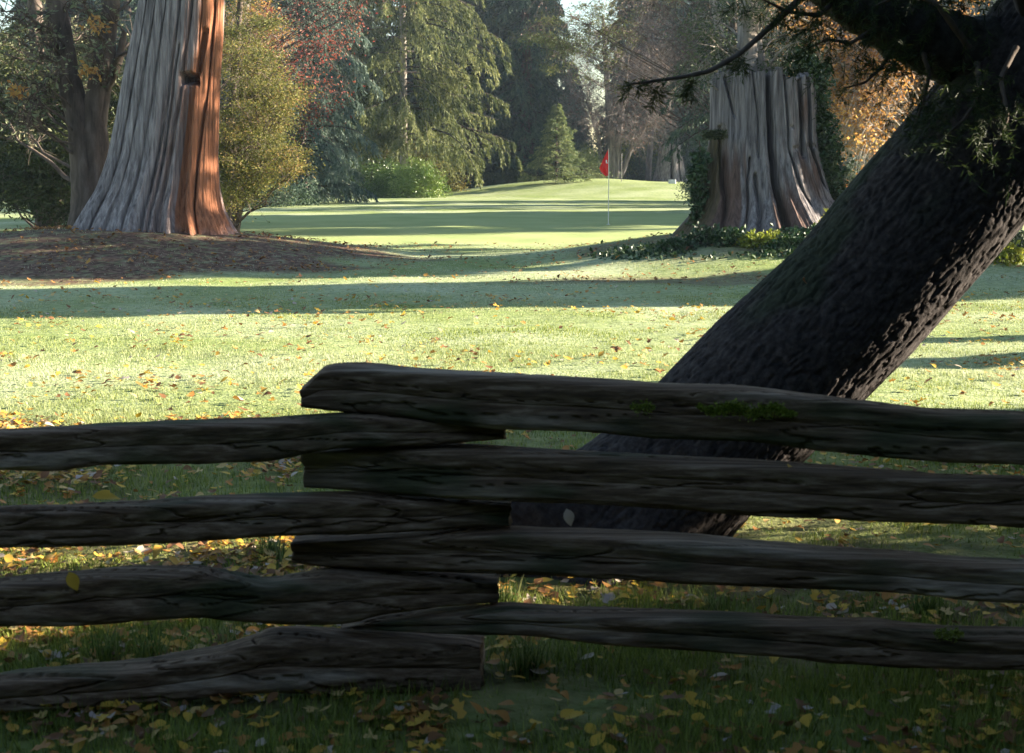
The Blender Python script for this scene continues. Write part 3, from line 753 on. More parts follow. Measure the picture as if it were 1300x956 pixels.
    cen = cen[~slab & (cen[:, 2] > 1.9) & ~(low & (np.abs(wc[:, 0]) < f_))]
    (Vl, Ql), LP = limbs_to(rng, ax[14:], cen, .07)
    obj('crown_branches', Vl, Ql, M_bark, root, smooth=True)
    npc = 420
    j = np.repeat(np.arange(len(cen)), npc)
    Pc = cen[j] + rng.normal(size=(len(j), 3)) * [.55, .55, .22]
    Vc, Qc = leafquads(Pc, rng.normal(size=(len(j), 3)) * [1, 1, .4] + [0, 0, -.3], .17 * rng.uniform(.6, 1.2, len(j)), .04, rng)
    obj('crown_foliage', Vc, Qc, L_dark, root, attrs={'v': leafattr(len(j), rng)})
leaning()

# ------------------------------------------------------------------ big weathered cedar snag (left) and stumps
def woody(name, prof, D, label, cat, mat, kind, seed, grooves, topfun=None, depth=.8, n=260, m=900, lobes=.035, fine=.015):
    """prof rows: (py, left px, right px). Column whose outline follows the rows, fluted with real grooves."""
    prof = np.array(prof, float)
    cx0 = (prof[-1, 1] + prof[-1, 2]) / 2
    bx = atx(cx0, D)
    root = thing(name, (bx, D, H(bx, D)), label, cat)
    loc = np.array(root.location)
    zz = np.array([at(cx0, p[0], D)[2] for p in prof]) ; order = np.argsort(zz)
    zz, pr = zz[order], prof[order]
    z = np.linspace(zz[0] - .35, zz[-1], n)
    lx = np.interp(z, zz, (pr[:, 1] - 650) / F * D); rx = np.interp(z, zz, (pr[:, 2] - 650) / F * D)
    def sm(a):
        for _ in range(6): a[1:-1] = (a[:-2] + 2 * a[1:-1] + a[2:]) / 4
        return a
    lx, rx = sm(lx), sm(rx)
    c = (lx + rx) / 2; hw = (rx - lx) / 2
    phi = np.linspace(-np.pi, np.pi, m, endpoint=False)          # 0 faces the camera, + to the right
    PH, ZZ = np.meshgrid(phi, z)
    zrel = (ZZ - z[0]) / (z[-1] - z[0])
    flare = np.exp(-(ZZ - zz[0]) / .55)
    tw = .10 * np.sin(ZZ * .8 + seed)                            # grooves wander with height
    def cyl(k, zs, sd): return fbm(np.stack([np.cos(PH + tw) * k, np.sin(PH + tw) * k, ZZ * zs], -1), 2, sd)
    a = cyl(2.2, .10, seed); b = 1 - 2 * np.abs(cyl(4.2, .12, seed + 1)); d_ = 1 - 2 * np.abs(cyl(11, .22, seed + 2)); e = cyl(30, .7, seed + 3)
    f = cyl(70, 1.6, seed + 4)
    pl = cyl(9, .55, seed + 6); sp = 1 - 2 * np.abs(cyl(24, .35, seed + 7))
    disp = .028 * pl + .014 * sp + .05 * a + lobes * (1 + 2.2 * np.clip(flare, 0, 1.5)) * (b - .45) + .022 * (d_ - .4) + fine * e + .006 * f
    rad = 1.0
    X = c[:, None] + np.sin(PH) * (hw[:, None] + disp * .55)
    Y = D - np.cos(PH) * (hw[:, None] * depth + disp)
    red = np.zeros_like(PH); moss = np.zeros_like(PH)
    ux = np.sin(PH) * np.where(np.cos(PH) > 0, 1, 9)
    for g in grooves:      # (kind, list of (py,u) , width u, depth m)
        k, path, wdt, dep = g
        pz = np.array([at(cx0, p[0], D)[2] for p in path]); pu = np.array([p[1] for p in path]); o = np.argsort(pz)
        uu = np.interp(z, pz[o], pu[o])[:, None] + .012 * vnoise(np.stack([ZZ * 3, ZZ * 0, ZZ * 0], -1), seed + 5)
        on = sst(pz.min() - .05, pz.min() + .08, ZZ) * (1 - sst(pz.max() - .08, pz.max() + .05, ZZ))
        if k == 'V': gg = np.exp(-((ux - uu) / wdt) ** 2)
        elif k == 'U': gg = 1 - sst(wdt * .8, wdt, np.abs(ux - uu))
        elif k == 'H': gg = 1 - sst(wdt * .8, wdt, np.abs(ux - uu))
        else: gg = np.exp(-((ux - uu) / wdt) ** 2)
        if k == 'red':
            on = sst(pz.min() - .3, pz.min() + .2, ZZ + .25 * pl) * (1 - sst(pz.max() - .35, pz.max() + .25, ZZ + .35 * pl + .2 * d_))
            red = np.maximum(red, (1 - sst(wdt * .8, wdt * 1.1, np.abs(ux - uu) + .10 * (pl + .6 * e + .8 * (d_ - .5) * .5)) * 1.0) * on); continue
        if k == 'moss': moss = np.maximum(moss, (1 - sst(wdt * .5, wdt, np.abs(ux - uu) + .05 * e)) * on); continue
        Y = Y + gg * on * dep; 
    zt = ZZ.copy()
    if topfun is not None:
        zt = zt + zrel ** 6 * topfun(PH)
    V = np.stack([X, Y, zt], -1)
    idx = np.arange(n * m).reshape(n, m)
    Q = np.stack([idx[:-1], np.roll(idx[:-1], -1, 1), np.roll(idx[1:], -1, 1), idx[1:]], -1).reshape(-1, 4)
    W = V.reshape(-1, 3) - loc
    # ragged hollow top: rings going inward and down
    rings = [(.82, -.03), (.7, -.25), (.5, -.4), (.02, -.45)] if topfun is not None else [(.5, .0), (.02, .02)]
    prev = idx[-1]; fs = [Q]
    cc = V[-1].mean(0)
    for (s_, dz) in rings:
        ring = cc + (V[-1] - cc) * [s_, s_, 1] + [0, 0, dz]
        ring[:, 2] += .06 * vnoise(np.stack([np.cos(phi) * 6 * s_, np.sin(phi) * 6 * s_, phi * 0 + s_ * 9], -1), seed + 8) if s_ > .1 else 0
        ni = np.arange(len(W), len(W) + m); W = np.vstack([W, ring - loc]); fs.append(np.stack([prev, np.roll(prev, -1), np.roll(ni, -1), ni], -1)); prev = ni
        red = np.vstack([red, np.zeros((1, m))]); moss = np.vstack([moss, np.zeros((1, m))])
    if name == 'cedar_snag':
        g_ = .5 * sst(-.15, .75, ux + .22 * pl + .15 * e) * (np.cos(PH) > -.2) * (.35 + .65 * sst(-.2, .5, e + pl))
        red[:n] = np.maximum(red[:n], g_)
    obj(kind, W, np.concatenate(fs), mat, root, smooth=True, attrs={'red': red.ravel(), 'moss': moss.ravel()})
    return root, loc

snag, snloc = woody('cedar_snag', [(-160, 214, 288), (-60, 200, 290), (0, 188, 292), (50, 177, 289), (100, 166, 284), (150, 156, 281), (200, 144, 278), (240, 128, 279), (265, 112, 283), (285, 100, 292), (300, 92, 300)],
    26, 'huge fluted grey and red cedar trunk standing on the left mound', 'tree', M_snag, 'trunk', 3,
    [('red', [(-160, .82), (0, .80), (60, .79), (100, .77), (300, .72)], .25, 0),
     ('U', [(96, .50), (109, .52)], .20, .60),
     ('U', [(40, .72), (96, .66)], .07, .16),
     ('U', [(109, .52), (300, .48)], .11, .18),
     ('V', [(0, .40), (120, .36), (300, .22)], .035, .12),
     ('V', [(0, .86), (100, .84), (300, .66)], .025, .14),
     ('V', [(-160, .15), (120, .14), (300, .02)], .03, .10),
     ('V', [(60, .24), (180, .2), (300, .10)], .02, .09),
     ('V', [(-160, -.15), (120, -.18), (300, -.22)], .02, .06),
     ('V', [(-160, -.42), (120, -.42), (300, -.45)], .02, .06),
     ('V', [(-160, -.62), (120, -.65), (300, -.68)], .02, .07),
     ('V', [(-160, .58), (-20, .60), (96, .62)], .02, .07), ('red', [(-160, .95), (290, .95)], .2, 0)], lobes=.05)

def ragged(ph):
    return .10 * vnoise(np.stack([np.cos(ph) * 5, np.sin(ph) * 5, ph * 0], -1), 3) + .05 * vnoise(np.stack([np.cos(ph) * 22, np.sin(ph) * 22, ph * 0], -1), 4) - .09 * sst(.25, .3, np.sin(ph)) - .07 * (1 - sst(-.75, -.7, np.sin(ph)))
stump, stloc = woody('cedar_stump', [(92, 898, 1026), (130, 899, 1029), (170, 899, 1031), (200, 895, 1036), (225, 890, 1043), (250, 886, 1052), (275, 874, 1070), (300, 852, 1095)],
    26, 'massive grey cut cedar stump with a deep central split, on the right mound', 'tree stump', M_stump, 'stump', 11,
    [('V', [(85, .02), (150, .0), (200, .04), (250, .07), (300, .10)], .045, .45),
     ('V', [(85, -.30), (150, -.22), (200, -.20)], .02, .10), ('V', [(100, -.78), (150, -.62)], .03, .14),
     ('V', [(160, -.86), (300, -.55)], .05, .25), ('V', [(220, -.25), (300, -.2)], .03, .14), ('V', [(200, -.35), (300, -.38)], .02, .12),
     ('V', [(85, .30), (190, .34), (260, .5)], .02, .10), ('V', [(85, .62), (200, .60)], .035, .2), ('V', [(85, .80), (180, .78), (240, .9)], .03, .18),
     ('H', [(187, .5), (191, .5)], .10, .12), ('H', [(184, .8), (188, .8)], .12, .14), ('H', [(160, .40), (163, .40)], .05, .10),
     ('red', [(180, -.75), (300, -.7)], .30, 0), ('red', [(190, .68), (240, .70)], .14, 0), ('red', [(110, .66), (150, .66)], .10, 0), ('red', [(230, .2), (300, .2)], .2, 0),
     ('moss', [(165, -.88), (300, -.9)], .16, 0)], topfun=ragged, n=240)
# burl with moss on the stump
def burl():
    rng = np.random.default_rng(9)
    c = at(908, 172, 25.0) - stloc; n = 700
    P = c + np.clip(rng.normal(size=(n, 3)), -1.7, 1.7) * [.10, .06, .035]
    V, Q = leafquads(P, rng.normal(size=(n, 3)) + [0, -.6, .5], .07, .03, rng)
    obj('moss', V, Q, L_yew, stump, attrs={'v': leafattr(n, rng, 0, .7)})
burl()
far_st, _ = woody('cedar_stump', [(182, 836, 862), (205, 833, 866), (220, 830, 869), (236, 826, 874)], 95, 'distant pale grey stump among dark shrubs behind the putting green', 'tree stump', M_stump, 'stump', 21,
    [('V', [(180, .02), (236, .0)], .06, .5), ('V', [(180, .6), (236, .5)], .05, .3)], topfun=ragged, n=60, m=220)

# ------------------------------------------------------------------ golf flag and small things
def flag():
    D = 42.; x = atx(772, D); z0 = H(x, D)
    root = thing('golf_flag', (x, D, z0), 'limp red flag on a thin white pole standing in the putting green', 'flag')
    V, Q = tubes(np.array([[[0, 0, -.1], [0, 0, .7], [0, 0, 1.5], [-.01, 0, 2.22]]]), np.array([[.013, .013, .012, .011]]), 10)
    obj('pole', V, Q, plain('pole_paint', (.75, .74, .70)), root, smooth=True)
    # triangular pennant hanging limp in folds; s along the pole edge, t outwards
    n, m = 26, 14
    s = np.linspace(0, 1, n)[:, None]; t = np.linspace(0, 1, m)[None]
    wd = .27 * np.interp(s, [0, .12, .45, .68, .82, 1], [.03, .25, .70, 1, .85, .25])
    X = -wd * t * (1 - .0 * s) - .008; Z = 2.20 - .75 * s - .16 * t * s * .3 + .0 * t
    Y = .045 * np.sin(t * 9 + s * 2.5) * (.3 + s) * t - .02 * t
    T = np.stack([X + 0 * Z, Y + 0 * Z, Z + 0 * X], -1)
    A = T.reshape(-1, 3); B = A + [0, .004, 0]
    idx = np.arange(n * m).reshape(n, m); q = np.stack([idx[:-1, :-1], idx[:-1, 1:], idx[1:, 1:], idx[1:, :-1]], -1).reshape(-1, 4)
    edge = np.concatenate([idx[0], idx[1:, -1], idx[-1, -2::-1], idx[-2:0:-1, 0]])
    side = np.stack([edge, np.roll(edge, -1), np.roll(edge, -1) + n * m, edge + n * m], -1)
    fl = obj('flag', np.vstack([A, B]), np.concatenate([q, q[:, ::-1] + n * m, side]), plain('red_cloth', (.72, .018, .02), .6, .1), root, smooth=True)
    # small white mark on the cloth
    me, Q2 = [], []
    for (cx, cz, sx, sz) in [(-.075, 1.84, .018, .045), (-.05, 1.80, .02, .012)]:
        b = len(me)
        for dy in (-.03, -.022):
            for a, c in ((-1, -1), (1, -1), (1, 1), (-1, 1)): me.append((cx + a * sx, dy - .03, cz + c * sz))
        Q2 += [[b, b + 1, b + 2, b + 3], [b + 7, b + 6, b + 5, b + 4], [b, b + 4, b + 5, b + 1], [b + 1, b + 5, b + 6, b + 2], [b + 2, b + 6, b + 7, b + 3], [b + 3, b + 7, b + 4, b]]
    obj('flag_mark', np.array(me), np.array(Q2), plain('white_mark', (.8, .8, .8)), fl)
    V, Q = tubes(np.array([[[0, 0, -.1], [0, 0, .012]]]), np.array([[.054, .054]]), 20)
    obj('cup_rim', V, Q, plain('cup_white', (.7, .7, .7)), root, smooth=True)
flag()

def rounded_box(sx, sy, sz, b):
    x = [-sx / 2, -sx / 2 + b, sx / 2 - b, sx / 2]; V = []
    ring = [(sx / 2 - b, -sy / 2), (sx / 2, -sy / 2 + b), (sx / 2, sy / 2 - b), (sx / 2 - b, sy / 2), (-sx / 2 + b, sy / 2), (-sx / 2, sy / 2 - b), (-sx / 2, -sy / 2 + b), (-sx / 2 + b, -sy / 2)]
    for z, k in ((0, 1), (sz - b, 1), (sz, .93)):
        V += [(p[0] * k, p[1] * k, z) for p in ring]
    V.append((0, 0, sz)); q = []
    for l in (0, 1):
        for i in range(8): q.append([l * 8 + i, l * 8 + (i + 1) % 8, l * 8 + 8 + (i + 1) % 8, l * 8 + 8 + i])
    t = [[16 + i, 16 + (i + 1) % 8, 24] for i in range(8)]
    return np.array(V), [np.array(q), np.array(t)]

x = atx(852, 84); V, Fc = rounded_box(.42, .3, .24, .03)
o = obj('tee_block', V, Fc, plain('pale_concrete', (.62, .62, .66))); o.location = (x, 84, H(x, 84) - .01)
tag(o, 'small pale block lying on the far grass below the distant stump', 'block')
def pole(px, D, h, r, label, cat, mat, name):
    x = atx(px, D)
    V, Q = tubes(np.array([[[0, 0, -.1], [.0, 0, h * .5], [.01, 0, h - .02], [.01, 0, h]]]), np.array([[r, r, r * .9, r * .5]]), 10)
    o = obj(name, V, Q, mat, smooth=True); o.location = (x, D, H(x, D)); tag(o, label, cat)
pole(788, 86, 1.7, .022, 'thin pale pole standing in far grass right of the flag', 'pole', plain('pole_grey', (.12, .11, .1)), 'marker_pole')
pole(878, 84, .85, .035, 'short weathered post by the left side of the big stump', 'post', plain('post_grey', (.3, .3, .3)), 'wooden_post')

# ------------------------------------------------------------------ trees
def conifer_thing(px, D, label, cat, mat, barkmat, seed, name='conifer_tree', group=None, x=None, **kw):
    rng = np.random.default_rng(seed)
    X = atx(px, D) if x is None else x
    root = thing(name, (X, D, H(X, D) - .02), label, cat, group)
    (Vw, Qw), (Vb, Qb), (Vf, Qf), tone = conifer(rng, **kw)
    obj('trunk', Vw, Qw, barkmat, root, smooth=True)
    obj('branches', Vb, Qb, M_dbark, root)
    obj('crown', Vf, Qf, mat, root, attrs={'v': tone})
    return root

# the large sunlit spruce left of centre
conifer_thing(514, 82, 'tall sunlit drooping spruce with bare lower trunk rising behind the green shrubs', 'tree', L_lit, M_pale, 5, name='spruce_tree',
              h=25, r=5.3, z0=3.2, nb=150, nbl=44, nn=26, droop=.40, upt=.12, ll=.24, lw=.07, hang=1.2, prof=.35, rt=.24, one_side=(0.0, .18), bl=.30)
# small pale fir by the green
conifer_thing(706, 86, 'small pale green fir with layered branches at the edge of the far lawn', 'tree', L_small, M_bark, 8, name='fir_tree',
              h=4.7, r=2.1, z0=.15, nb=95, nbl=20, nn=14, droop=.12, upt=.18, ll=.15, lw=.05, hang=.35, prof=.8, rt=.06)
# grey-green weeping conifer behind the left tree group
conifer_thing(385, 66, 'tall grey green weeping conifer behind the yellow green maple', 'tree', L_blue, M_bark, 14, name='weeping_conifer',
              h=22, r=3.6, z0=.5, nb=260, nbl=24, nn=19, droop=.45, upt=.12, ll=.24, lw=.07, hang=1.1, prof=.55, rt=.22)
conifer_thing(438, 95, 'dim green conifer between the weeping conifer and the sunlit spruce', 'tree', L_dark2, M_bark, 15, name='conifer_tree',
              h=19, r=4.6, z0=.6, nb=220, nbl=22, nn=16, droop=.35, upt=.1, ll=.3, lw=.09, hang=.6, prof=.6)
# ivy-dark column
conifer_thing(668, 98, 'dark blue green columnar conifer behind the small fir', 'tree', L_dark, M_bark, 17, name='conifer_tree',
              h=26, r=3.3, z0=1.6, nb=260, nbl=22, nn=14, droop=.5, upt=.05, ll=.3, lw=.1, hang=.7, prof=.25, rt=.5)
conifer_thing(1095, 70, 'blue green conifer seen between the big stump and the leaning trunk', 'tree', L_blue, M_bark, 19, name='conifer_tree',
              h=15, r=3.9, z0=.4, nb=190, nbl=20, nn=13, droop=.35, upt=.12, ll=.24, lw=.08, hang=.5, prof=.6)
conifer_thing(838, 112, 'blue green conifer rising behind the distant stump', 'tree', L_blue, M_bark, 24, name='conifer_tree',
              h=20, r=4.2, z0=1.5, nb=200, nbl=22, nn=14, droop=.4, upt=.1, ll=.3, lw=.1, hang=.6, prof=.5)
conifer_thing(925, 60, 'dark conifer filling the view just left of the big stump', 'tree', L_dark, M_bark, 23, name='conifer_tree',
              h=17, r=3.0, z0=3.2, nb=150, nbl=18, nn=12, droop=.45, upt=.1, ll=.24, lw=.08, hang=.6, prof=.5)

# background conifers: three protos, copied
protos = []
for i, (mat, hh, rr, dr, hg, pf) in enumerate([(L_dark, 24, 5.0, .4, .6, .55), (L_dark2, 22, 5.6, .3, .4, .65), (L_blue, 21, 4.6, .5, .9, .5)]):
    protos.append(conifer_thing(0, 120 + i, 'x', 'tree', mat, M_bark, 40 + i, name='conifer_tree', h=hh, r=rr, z0=.4, nb=230, nbl=22, nn=16, droop=dr, upt=.12, ll=.38, lw=.12, hang=hg, prof=pf))
rngb = np.random.default_rng(31)
slots = []
for row, (D, step) in enumerate([(104, 88), (118, 70), (134, 62)]):
    px = -60 + row * 25
    while px < 1380:
        if not (row == 0 and (700 < px < 900 or 450 < px < 560)): slots.append((px, D + rngb.uniform(-4, 4), row))
        px += step * rngb.uniform(.8, 1.2)
names = ['dark green', 'olive green', 'grey green']
rows = ['nearest row', 'middle row', 'last row']
lastpx = None
used = [0, 0, 0]
def skip(px, D):
    # keep the sky gaps of the photograph: above the spruce at left of its trunk, over the bare tree, far left
    return False
cnt = 0
def landmark(px):
    for lim, s in ((40, 'at the far left edge'), (150, 'behind the dark olive tree'), (260, 'behind the big fluted trunk'), (360, 'behind the yellow green maple'), (450, 'behind the weeping conifer'), (600, 'behind the sunlit spruce'), (690, 'behind the columnar conifer'), (760, 'behind the small pale fir'), (860, 'behind the bare purple tree'), (1040, 'behind the big grey stump'), (1150, 'behind the orange leaved branches'), (1240, 'behind the leaning trunk'), (1400, 'at the far right edge')):
        if px < lim: return s
    return 'beyond the right edge'
for (px, D, row) in slots:
    k = (cnt * 7 + row) % 3; cnt += 1
    sc = rngb.uniform(.8, 1.15)
    gap = (660 < px < 800 and row > 0) or (455 < px < 530 and row > 0) or px < 40
    if gap: sc *= .42 if px > 600 else .5
    x = atx(px, D)
    lab = f'{names[k]} conifer in the {rows[row]} of background trees, {landmark(px)}'
    if used[k] == 0:
        p = protos[k]; p.location = (x, D, H(x, D) - .02); p.scale = (sc,) * 3; p.rotation_euler = (0, 0, rngb.uniform(0, 6)); p['label'] = lab; p['group'] = 'background conifers'
    else:
        dup(protos[k], (x, D, H(x, D) - .02), rngb.uniform(0, 6), (sc * rngb.uniform(.9, 1.1), sc * rngb.uniform(.9, 1.1), sc), lab, 'background conifers')
    used[k] += 1

def scatter_centres(rng, boxes, D, dd):
    """boxes: (px, py, radius px, count): centres inside discs drawn on the picture, spread dd in depth"""
    out = []
    for (px, py, rp, n) in boxes:
        for _ in range(n):
            a, r = rng.uniform(0, 6.28), rp * math.sqrt(rng.random())
            out.append(at(px + r * math.cos(a), py + r * math.sin(a), D + rng.uniform(-dd, dd)))
    return np.array(out)

def broad(name, px, D, label, cat, leafmat, barkmat, seed, stems, discs, dd, ncl, clump, ll, lw, limb_r=.05, twig=(8, .5, .006), droop=.2, flat=.5, leaf_lo=0, leaf_hi=1, group=None, x=None, limbmat=None, twig_grav=.15, tw_name='twigs'):
    rng = np.random.default_rng(seed)
    X = atx(px, D) if x is None else x
    root = thing(name, (X, D, H(X, D) - .02), label, cat, group); loc = np.array(root.location)
    axes = []
    parts = []
    for (pts, rr) in stems:
        P = np.array([at(a, b, D + (c if len(q) > 2 else 0)) if True else 0 for q in pts for a, b, c in [tuple(q) + (0,) * (3 - len(q))]]) - loc
        if pts[0][1] > 230: P[0, 2] = min(P[0, 2], -.15)
        rad = np.interp(np.linspace(0, 1, len(P)), np.linspace(0, 1, len(rr)), rr)
        parts.append(trunk_tube(P, rad, 18, 60, .16, seed, 5)); axes.append(P)
    if parts: obj('trunk', *join(parts), barkmat, root, smooth=True)
    C = scatter_centres(rng, discs, D, dd) - loc
    allax = axes
    lim = []; LPs = []
    which = rng.integers(0, len(allax), len(C))
    # nearest stem
    which = np.array([int(np.argmin([np.min(np.linalg.norm(A - c, axis=1)) for A in allax])) for c in C])
    for k, A in enumerate(allax):
        Ck = C[which == k]
        if len(Ck) == 0: continue
        (v, q), LP = limbs_to(rng, A, Ck, limb_r); lim.append((v, q)); LPs.append(LP)
    obj('branches', *join(lim), limbmat or barkmat, root, smooth=True)
    LP = np.concatenate(LPs)
    if twig:
        src = np.concatenate([LP[:, -1], LP[:, -2], LP[:, -3]]); D0 = np.concatenate([LP[:, -1] - LP[:, -2]] * 3)
        (v, q), TW = twigs(rng, src, twig[0], twig[1], twig[2], twig_grav, 1.0, D0)
        obj(tw_name, v, q, limbmat or barkmat, root)
    if ncl:
        cc = LP[:, -1]
        j = rng.integers(0, len(cc), ncl * len(cc))
        P = cc[j] + rng.normal(size=(len(j), 3)) * np.array([1, 1, flat]) * clump
        if twig:   # half of the leaves sit on the twigs
            t = rng.integers(0, len(TW), len(j)); kk = rng.integers(1, TW.shape[1], len(j))
            h = rng.random(len(j)) < .5
            P[h] = TW[t[h], kk[h]] + rng.normal(size=(h.sum(), 3)) * ll * .5
        V, Q = leafquads(P, rng.normal(size=(len(j), 3)) * [1, 1, .6] + [0, 0, -droop], ll * rng.uniform(.5, 1.15, len(j)), lw * rng.uniform(.6, 1.2, len(j)), rng)
        cl = rng.uniform(leaf_lo, leaf_hi, len(cc))[j]
        v = np.clip(.5 * cl + .5 * rng.uniform(leaf_lo, leaf_hi, len(j)), 0, 1)
        obj('foliage', V, Q, leafmat, root, attrs={'v': np.repeat(v, 4)})
    return root

# forked dark tree left of the snag
broad('forked_tree', 112, 28.3, 'forked dark trunk tree with sparse pale leaves just left of the big fluted trunk', 'tree', L_palegreen, M_bark, 51,
      [([(112, 300), (114, 250), (112, 215), (100, 150), (84, 80), (70, 0), (60, -80), (50, -160)], [.42, .33, .29, .24, .2, .16, .1]),
       ([(114, 260), (120, 225), (118, 170), (122, 120), (134, 60), (142, 0), (146, -80), (150, -160)], [.34, .29, .24, .2, .17, .15, .1]),
       ([(120, 200), (128, 150), (134, 110), (150, 80), (158, 40)], [.16, .12, .09, .05])],
      [(40, 60, 55, 12), (90, 30, 60, 16), (150, 30, 40, 6), (20, 120, 45, 8), (25, 150, 25, 3), (110, 90, 30, 5), (80, -60, 120, 20)], 1.5, 34, .22, .13, .06,
      limb_r=.055, twig=(7, .7, .010), flat=.6)
_ft = bpy.data.objects['forked_tree']; _rg = np.random.default_rng(5)
_c = np.array([at(112, 88, 26.6), at(122, 32, 26.6), at(22, 115, 26.6)]) - np.array(_ft.location)
_P = np.repeat(_c, 45, 0) + _rg.normal(size=(135, 3)) * [.10, .1, .08]
_V, _Q = leafquads(_P, _rg.normal(size=(135, 3)) + [0, 0, -.6], .12, .06, _rg)
obj('autumn_leaves', _V, _Q, L_orange, _ft, attrs={'v': leafattr(135, _rg, .3, 1)})
# dark olive foliage tree hanging low at far left
broad('evergreen_tree', 48, 37, 'dark olive low hanging evergreen tree at the far left', 'tree', L_yew, M_bark, 52,
      [([(60, 270), (58, 200), (50, 120), (45, 20), (40, -60)], [.3, .25, .2, .12])],
      [(30, 130, 60, 24), (40, 190, 55, 34), (90, 210, 50, 30), (20, 215, 45, 20), (75, 130, 50, 24), (120, 150, 40, 16), (110, 90, 40, 14), (75, 236, 40, 16), (10, 60, 40, 10), (150, 120, 30, 8)], 2.6, 330, .42, .15, .05,
      limb_r=.05, twig=(5, .6, .008), droop=.5, flat=.35)
# yellow-green maple right of the snag
broad('maple_tree', 300, 36, 'yellow green bushy maple touched with orange, right behind the big fluted trunk', 'tree', L_olive, M_bark, 53,
      [([(296, 275), (298, 225), (290, 160), (300, 80), (305, 0)], [.16, .13, .1, .06]), ([(296, 275), (310, 220), (330, 180), (345, 120)], [.12, .09, .06, .03])],
      [(315, 95, 38, 26), (330, 130, 40, 30), (300, 160, 30, 16), (325, 190, 38, 30), (345, 205, 30, 22), (310, 225, 26, 20), (300, 60, 30, 12), (295, 250, 14, 8), (350, 160, 18, 8), (320, 30, 35, 14), (365, 120, 14, 6), (372, 205, 14, 6), (290, 200, 20, 10)], 2.0, 250, .26, .085, .03,
      limb_r=.03, twig=(7, .5, .006), droop=.15, flat=.32)
# red-leaved airy tree above it
broad('red_leaf_tree', 262, 42, 'airy pink twigged tree with small red leaves reaching over the maple', 'tree', L_red, M_pale, 54,
      [([(262, 270), (258, 180), (262, 90), (275, 0), (290, -80)], [.2, .17, .13, .08])],
      [(340, 30, 40, 8), (385, 60, 45, 10), (400, 110, 40, 10), (380, 145, 25, 6), (430, 20, 45, 10), (330, 60, 30, 4), (470, -10, 40, 8)], 1.8, 34, .3, .11, .06,
      limb_r=.03, twig=(8, .8, .004), flat=.7, twig_grav=.3, limbmat=M_bark)
broad('orange_leaf_tree', 285, 44, 'thin tree with pale orange leaves at the top just right of the fluted trunk', 'tree', L_orange, M_pale, 55,
      [([(286, 262), (288, 160), (300, 60), (320, -20)], [.15, .12, .08])],
      [(320, 20, 25, 9), (345, 48, 22, 7), (300, 30, 14, 4)], 1.2, 55, .25, .13, .08, limb_r=.04, twig=(9, .7, .008), flat=.4, leaf_lo=.3)
# shrubs below the spruce
def shrub(px, py, D, rx, rz, mat, n, ll, lw, seed, label, name='shrub', cat='shrub', ry=None, group=None, nst=26, ztop=None, x=None, lo=0., hi=1.):
    rng = np.random.default_rng(seed)
    X = atx(px, D) if x is None else x
    z0 = H(X, D)
    root = thing(name, (X, D, z0 - .02), label, cat, group)
    ry = ry or rx * .8
    m = max(8, nst)
    d = norm(np.abs(rng.normal(size=(m, 3))) * [1, 1, 1] * np.where(rng.random((m, 3)) < .5, -1, 1) * [1, 1, 0] + np.c_[np.zeros((m, 2)), np.abs(rng.normal(size=m)) * .9 + .15])
    C = d * [rx, ry, rz] * rng.uniform(.55, 1.0, (m, 1))
    t = np.linspace(0, 1, 5)[None, :, None]
    P = C[:, None] * t; P[..., 2] += .12 * rz * np.sin(t[..., 0] * np.pi)
    obj('stems', *tubes(P, np.full((m, 1), .012 + .008 * rz) * np.linspace(1, .4, 5)[None], 4), M_bark, root)
    # leaf masses around many lobes on the shell
    nl = int(60 + 22 * rx * rz)
    dl = norm(rng.normal(size=(nl, 3))); dl[:, 2] = np.abs(dl[:, 2]) * 1.0
    lob = dl * [rx, ry, rz] * (rng.uniform(.45, 1, nl) ** .6)[:, None] * (1 + .14 * rng.normal(size=nl))[:, None]
    j = rng.integers(0, nl, n)
    off = rng.normal(size=(n, 3)); off = norm(off) * rng.random((n, 1)) ** .4
    Pl = lob[j] + off * .26 * min(rx, rz) ** .7
    k = Pl[:, 2] > .01
    Pl, j = Pl[k], j[k]
    Dr = norm(off[k]) + rng.normal(size=Pl.shape) * .6 + [0, 0, .1]
    V, Q = leafquads(Pl, Dr, ll * rng.uniform(.6, 1.15, len(Pl)), lw * rng.uniform(.7, 1.2, len(Pl)), rng)
    v = np.clip(rng.uniform(lo, hi, nl)[j] * .5 + .5 * rng.uniform(lo, hi, len(Pl)), 0, 1)
    obj('foliage', V, Q, mat, root, attrs={'v': np.repeat(v, 4)})
    return root
shrub(533, 0, 78, 1.35, 1.9, L_rhodo, 9000, .15, .06, 61, 'rounded bright green glossy shrub lit by sun under the spruce', lo=.3)
shrub(505, 0, 79.5, 1.5, 1.9, L_rhodo, 7500, .15, .06, 62, 'darker green shrub just left of the bright glossy shrub', hi=.6)
shrub(470, 0, 80, 2.1, 2.1, L_rhodo, 8000, .15, .06, 63, 'wide dark green shrub between weeping conifer and glossy shrubs', hi=.4)
shrub(480, 0, 85, 2.6, 4.0, L_olive, 9000, .16, .06, 64, 'tall brownish yellow bush behind the green shrubs left of the spruce trunk', hi=.7)
shrub(548, 0, 88, 2.2, 3.3, L_olive, 6000, .16, .06, 65, 'brownish bush behind the spruce trunk on its right', hi=.9)
shrub(360, 0, 62, 1.6, 1.2, L_dark, 4500, .13, .05, 66, 'low dark shrub under the maple by the weeping conifer')
shrub(338, 0, 60, 1.3, 1.0, L_dark, 3500, .13, .05, 67, 'small dark shrub left of the low dark one under the maple')
shrub(590, 0, 104, 4.0, 3.6, L_dark, 9000, .2, .08, 68, 'wide dark shrub mass right of the sunlit spruce')
shrub(640, 0, 96, 2.5, 1.1, L_dark2, 4500, .16, .06, 69, 'low shaded bush at the foot of the columnar conifer')
